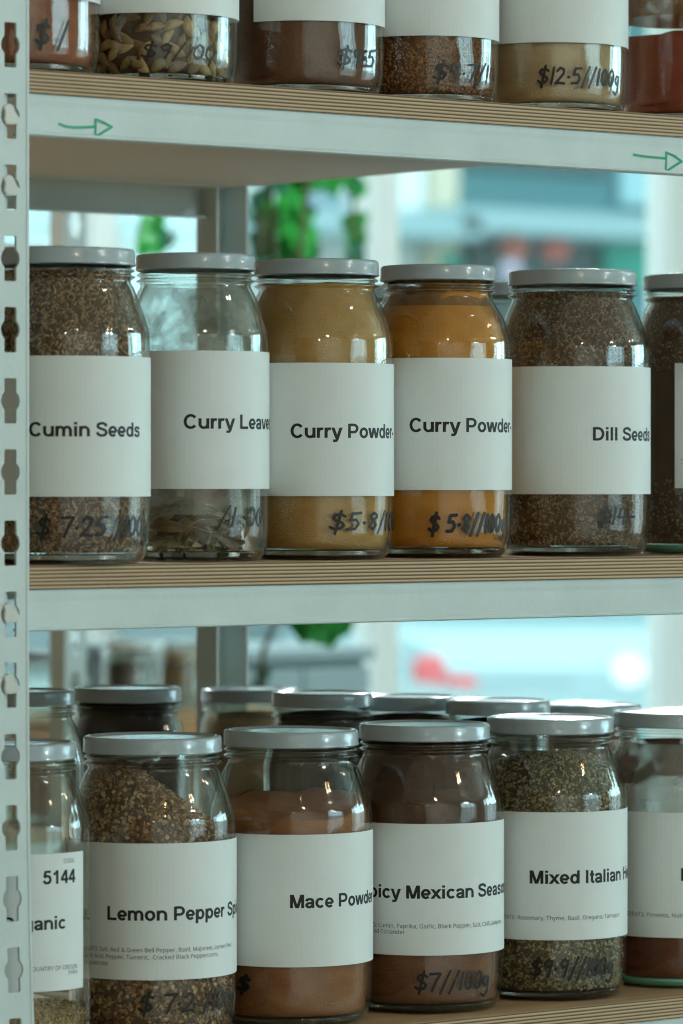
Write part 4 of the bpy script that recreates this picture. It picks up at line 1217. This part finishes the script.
# buildings across the road
YB = 20.2
bld = thing('street_building', (0, YB, 0), 'teal shopfront building with a pale canopy across the street', 'building')
tealw = plain('teal_render', rgb(74, 128, 136), .8, noise=.15, nscale=.6)
palew = plain('pale_render', rgb(196, 206, 202), .8, noise=.05, nscale=.6)
tealp = plain('teal_sign_panel', rgb(20, 160, 140), .6)
dkp = plain('dark_panel', rgb(58, 84, 88), .5)
cream = plain('cream_render', rgb(214, 206, 184), .8)
brick = plain('brown_brick', rgb(122, 88, 74), .8, noise=.2, nscale=3)
wgl = plain('far_window', rgb(150, 196, 204), .1)
def bpx(nm, u0, u1, v0, v1, Y, d, mat, par, off):
    """a block on the facade at its real size: columns u0-u1 / rows v0-v1 seen from the shop"""
    a, b = onY(u0, v0, Y), onY(u1, v1, Y)
    zt = 1.5+(HZ-v0)*depth(onY((u0+u1)/2, HZ, Y))/FPX; zb = 1.5+(HZ-v1)*depth(onY((u0+u1)/2, HZ, Y))/FPX
    return link(nm, box_me(nm, a.x, b.x, Y-off[1], Y+d-off[1], zb, zt, bev=.01), mat, par, (-off[0], 0, -off[2]))
O = (0, YB, 0)
a = onY(430, HZ, YB).x
link('wall', box_me('wall', a, a+9, 0, 4, 0, 7), tealw, bld)
bpx('canopy', 462, 700, 212, 236, YB-.6, .58, plain('canopy_pale', rgb(150, 184, 190), .7), bld, O)
bpx('sign_panel', 442, 462, 254, 285, YB-.12, .11, tealp, bld, O)
bpx('sign_panel', 606, 656, 240, 285, YB-.12, .11, tealp, bld, O)
bpx('shop_window', 470, 604, 240, 420, YB-.06, .05, dkp, bld, O)
bpx('window', 622, 660, 150, 206, YB-.06, .05, wgl, bld, O)
bpx('window', 470, 610, 60, 170, YB-.06, .05, dkp, bld, O)
pb = thing('street_building', (0, YB, 0), 'pale building with bright windows across the street', 'building')
link('wall', box_me('wall', a-6, a-.06, 0, 4, 0, 6.5), palew, pb)
bpx('window', 388, 426, 150, 214, YB-.06, .05, plain('far_blind', rgb(236, 244, 244), .6), pb, O)
bpx('pilaster', 433, 459, 100, 300, YB-.10, .09, cream, bld, O)
bpx('door_panel', 285, 345, 190, 232, YB-.06, .05, plain('slate_panel', rgb(120, 150, 164), .6), pb, O)
zc0, zc1 = 1.5+(HZ-236)*depth(onY(410, HZ, YB-.6))/FPX, 1.5+(HZ-212)*depth(onY(410, HZ, YB-.6))/FPX
link('canopy', box_me('canopy', a-4, a-.1, -.6, -.02, zc0, zc1, bev=.01), plain('canopy_pale', rgb(150, 184, 190), .7), pb)
bb = thing('street_building', (0, YB, 0), 'brown brick building across the street', 'building')
link('wall', box_me('wall', a-14, a-6.02, 0, 4, 0, 6.5), brick, bb)
for k in range(4):
    f = link('window', box_me('window', a-13+k*1.9, a-12+k*1.9, -.06, -.01, 1.0, 2.6, bev=.01), wgl, bb)
    link('sill', box_me('sill', a-13.05+k*1.9, a-11.95+k*1.9, -.12, -.002, .9, 1.0, bev=.01), palew, f)

# hanging baskets on the far canopy
pink = plain('blossom_pink', rgb(226, 132, 122), .7, noise=.12, nscale=8); lil = plain('blossom_white', rgb(228, 222, 244), .7, noise=.05, nscale=8)
def basket(u, v, Y, r, mat, label, ztop):
    p = onY(u, v, Y)
    t = thing('flower_basket', p, label, 'flowers')
    rnd = random.Random(int(u)); bm = bmesh.new()
    for k in range(110):
        d = Vector((rnd.gauss(0, 1), rnd.gauss(0, 1), rnd.gauss(0, 1))).normalized()*r*rnd.uniform(.8, 1.0)
        mm = Matrix.Translation(d) @ Matrix.Rotation(rnd.uniform(0, 6), 4, 'Z') @ Matrix.Diagonal((1, 1, .7, 1))
        bmesh.ops.create_icosphere(bm, subdivisions=1, radius=r*.24, matrix=mm)
    link('blossoms', from_bm('blossoms', bm, True), mat, t)['kind'] = 'stuff'
    link('basket_bowl', lathe('basket_bowl', [(0, -r*.95), (r*.5, -r*.85), (r*.85, -r*.3), (r*.9, -r*.1), (r*.8, -r*.12), (0, -r*.6)], 24), potm, t)
    link('cord', tube_me('cord', [(0, 0, r*.6), (0, 0, ztop-p.z)], .01, 6), stemm, t)
ztc = 1.5+(HZ-234)*depth(onY(530, HZ, YB-.5))/FPX
basket(513, 246, YB-.35, .078, pink, 'coral pink flower ball under the canopy across the street', ztc)
basket(555, 248, YB-.35, .084, pink, 'coral pink flower ball nearest the teal sign across the street', ztc)
basket(510, 272, YB-.75, .066, lil, 'pale lilac flower ball across the street', ztc+.01)

# ------------------------------------------------------------------ light
w = bpy.data.worlds.new('World'); sc.world = w; w.use_nodes = True
bg = w.node_tree.nodes['Background']; bg.inputs['Color'].default_value = (.70, .95, 1.0, 1); bg.inputs['Strength'].default_value = 2.1
def area(name, loc, rot, sx, sy, power, col):
    l = bpy.data.lights.new(name, 'AREA'); l.shape = 'RECTANGLE'; l.size = sx; l.size_y = sy; l.energy = power; l.color = col
    o = bpy.data.objects.new(name, l); COL.objects.link(o); o.location = loc; o.rotation_euler = rot; return o
area('daylight_front_window', (5.0, Y0-.25, 2.25), (-PI/2, 0, PI), 3.2, 1.1, 34, (.52, .88, 1.0))
area('daylight_end_window', (X1+.25, 1.0, 2.25), (PI/2, 0, PI/2), 3.2, 1.1, 80, (.52, .88, 1.0))
def spot(name, loc, tgt, power, col, ang, r):
    l = bpy.data.lights.new(name, 'SPOT'); l.energy = power; l.color = col; l.spot_size = ang; l.spot_blend = .5; l.shadow_soft_size = r
    o = bpy.data.objects.new(name, l); COL.objects.link(o); o.location = loc
    o.rotation_euler = (Vector(tgt)-Vector(loc)).to_track_quat('-Z', 'Y').to_euler()
spot('ceiling_spotlight', (3.0, .9, 3.15), (1.75, 2.25, 1.5), 7, (1, .97, .92), 1.2, .04)
spot('fill_spot_wall', (1.2, -.9, 3.15), (.6, -3.0, 1.3), 200, (.74, .95, 1), 2.0, .08)  # added fill: brightens the front wall so it bounces on to the jars
spot('fill_spot_wall', (-1.2, -.9, 3.15), (-1.6, -3.0, 1.3), 140, (.74, .95, 1), 2.0, .08)  # second added fill on the front wall
spot('fill_spot_wall', (6.4, 2.2, 3.15), (8.2, 3.6, 1.3), 200, (.60, .92, 1), 2.0, .08)  # added fill on the end wall
spot('fill_spot_aisle', (4.3, -2.7, 2.75), (1.9, 2.6, 1.45), 175, (.70, .94, 1), .75, .06)  # added fill reaching under the boards and on to the labels
spot('fill_spot_rear', (5.2, 5.6, 3.1), (1.9, 2.6, 1.45), 560, (.84, .97, 1), .8, .06)  # added fill from behind, lifts board undersides and rear lids
spot('fill_spot_rear', (2.4, 6.0, 3.1), (1.8, 2.6, 1.40), 560, (.84, .97, 1), .8, .06)  # second added fill from behind the shelves
spot('fill_spot_window', (3.6, 4.2, 3.15), (4.6, 6.6, 1.5), 230, (.80, 1, 1), 1.7, .05)  # added fill to whiten the mullions
for lx, ly, lz in LAMPS:
    l = bpy.data.lights.new('bulb_light', 'POINT'); l.energy = 7; l.color = (1, .90, .74); l.shadow_soft_size = .03
    o = bpy.data.objects.new('bulb_light', l); COL.objects.link(o); o.location = (lx, ly, lz-.07)

# ------------------------------------------------------------------ camera and view
cd = bpy.data.cameras.new('Camera'); cam = bpy.data.objects.new('Camera', cd); COL.objects.link(cam)
cam.location = CAM; cam.rotation_euler = (PI/2, 0, -PSI)
cd.sensor_fit = 'AUTO'; cd.sensor_width = 36; cd.lens = FPX/1024*36
cd.shift_y = -(512-HZ)/1024
cd.clip_start = .05; cd.clip_end = 200
cd.dof.use_dof = True; cd.dof.focus_distance = 2.95; cd.dof.aperture_fstop = 9.0
sc.camera = cam
sc.view_settings.view_transform = 'Standard'; sc.view_settings.look = 'None'
sc.view_settings.exposure = 0.08; sc.view_settings.gamma = 1; sc.view_settings.use_curve_mapping = False
cy = sc.cycles
cy.max_bounces = 12; cy.transparent_max_bounces = 48; cy.transmission_bounces = 8; cy.glossy_bounces = 5; cy.diffuse_bounces = 4
cy.caustics_reflective = False; cy.caustics_refractive = False
cy.sample_clamp_indirect = 4.0
cy.use_denoising = True
cy.pixel_filter_type = 'BLACKMAN_HARRIS'; cy.filter_width = 1.05
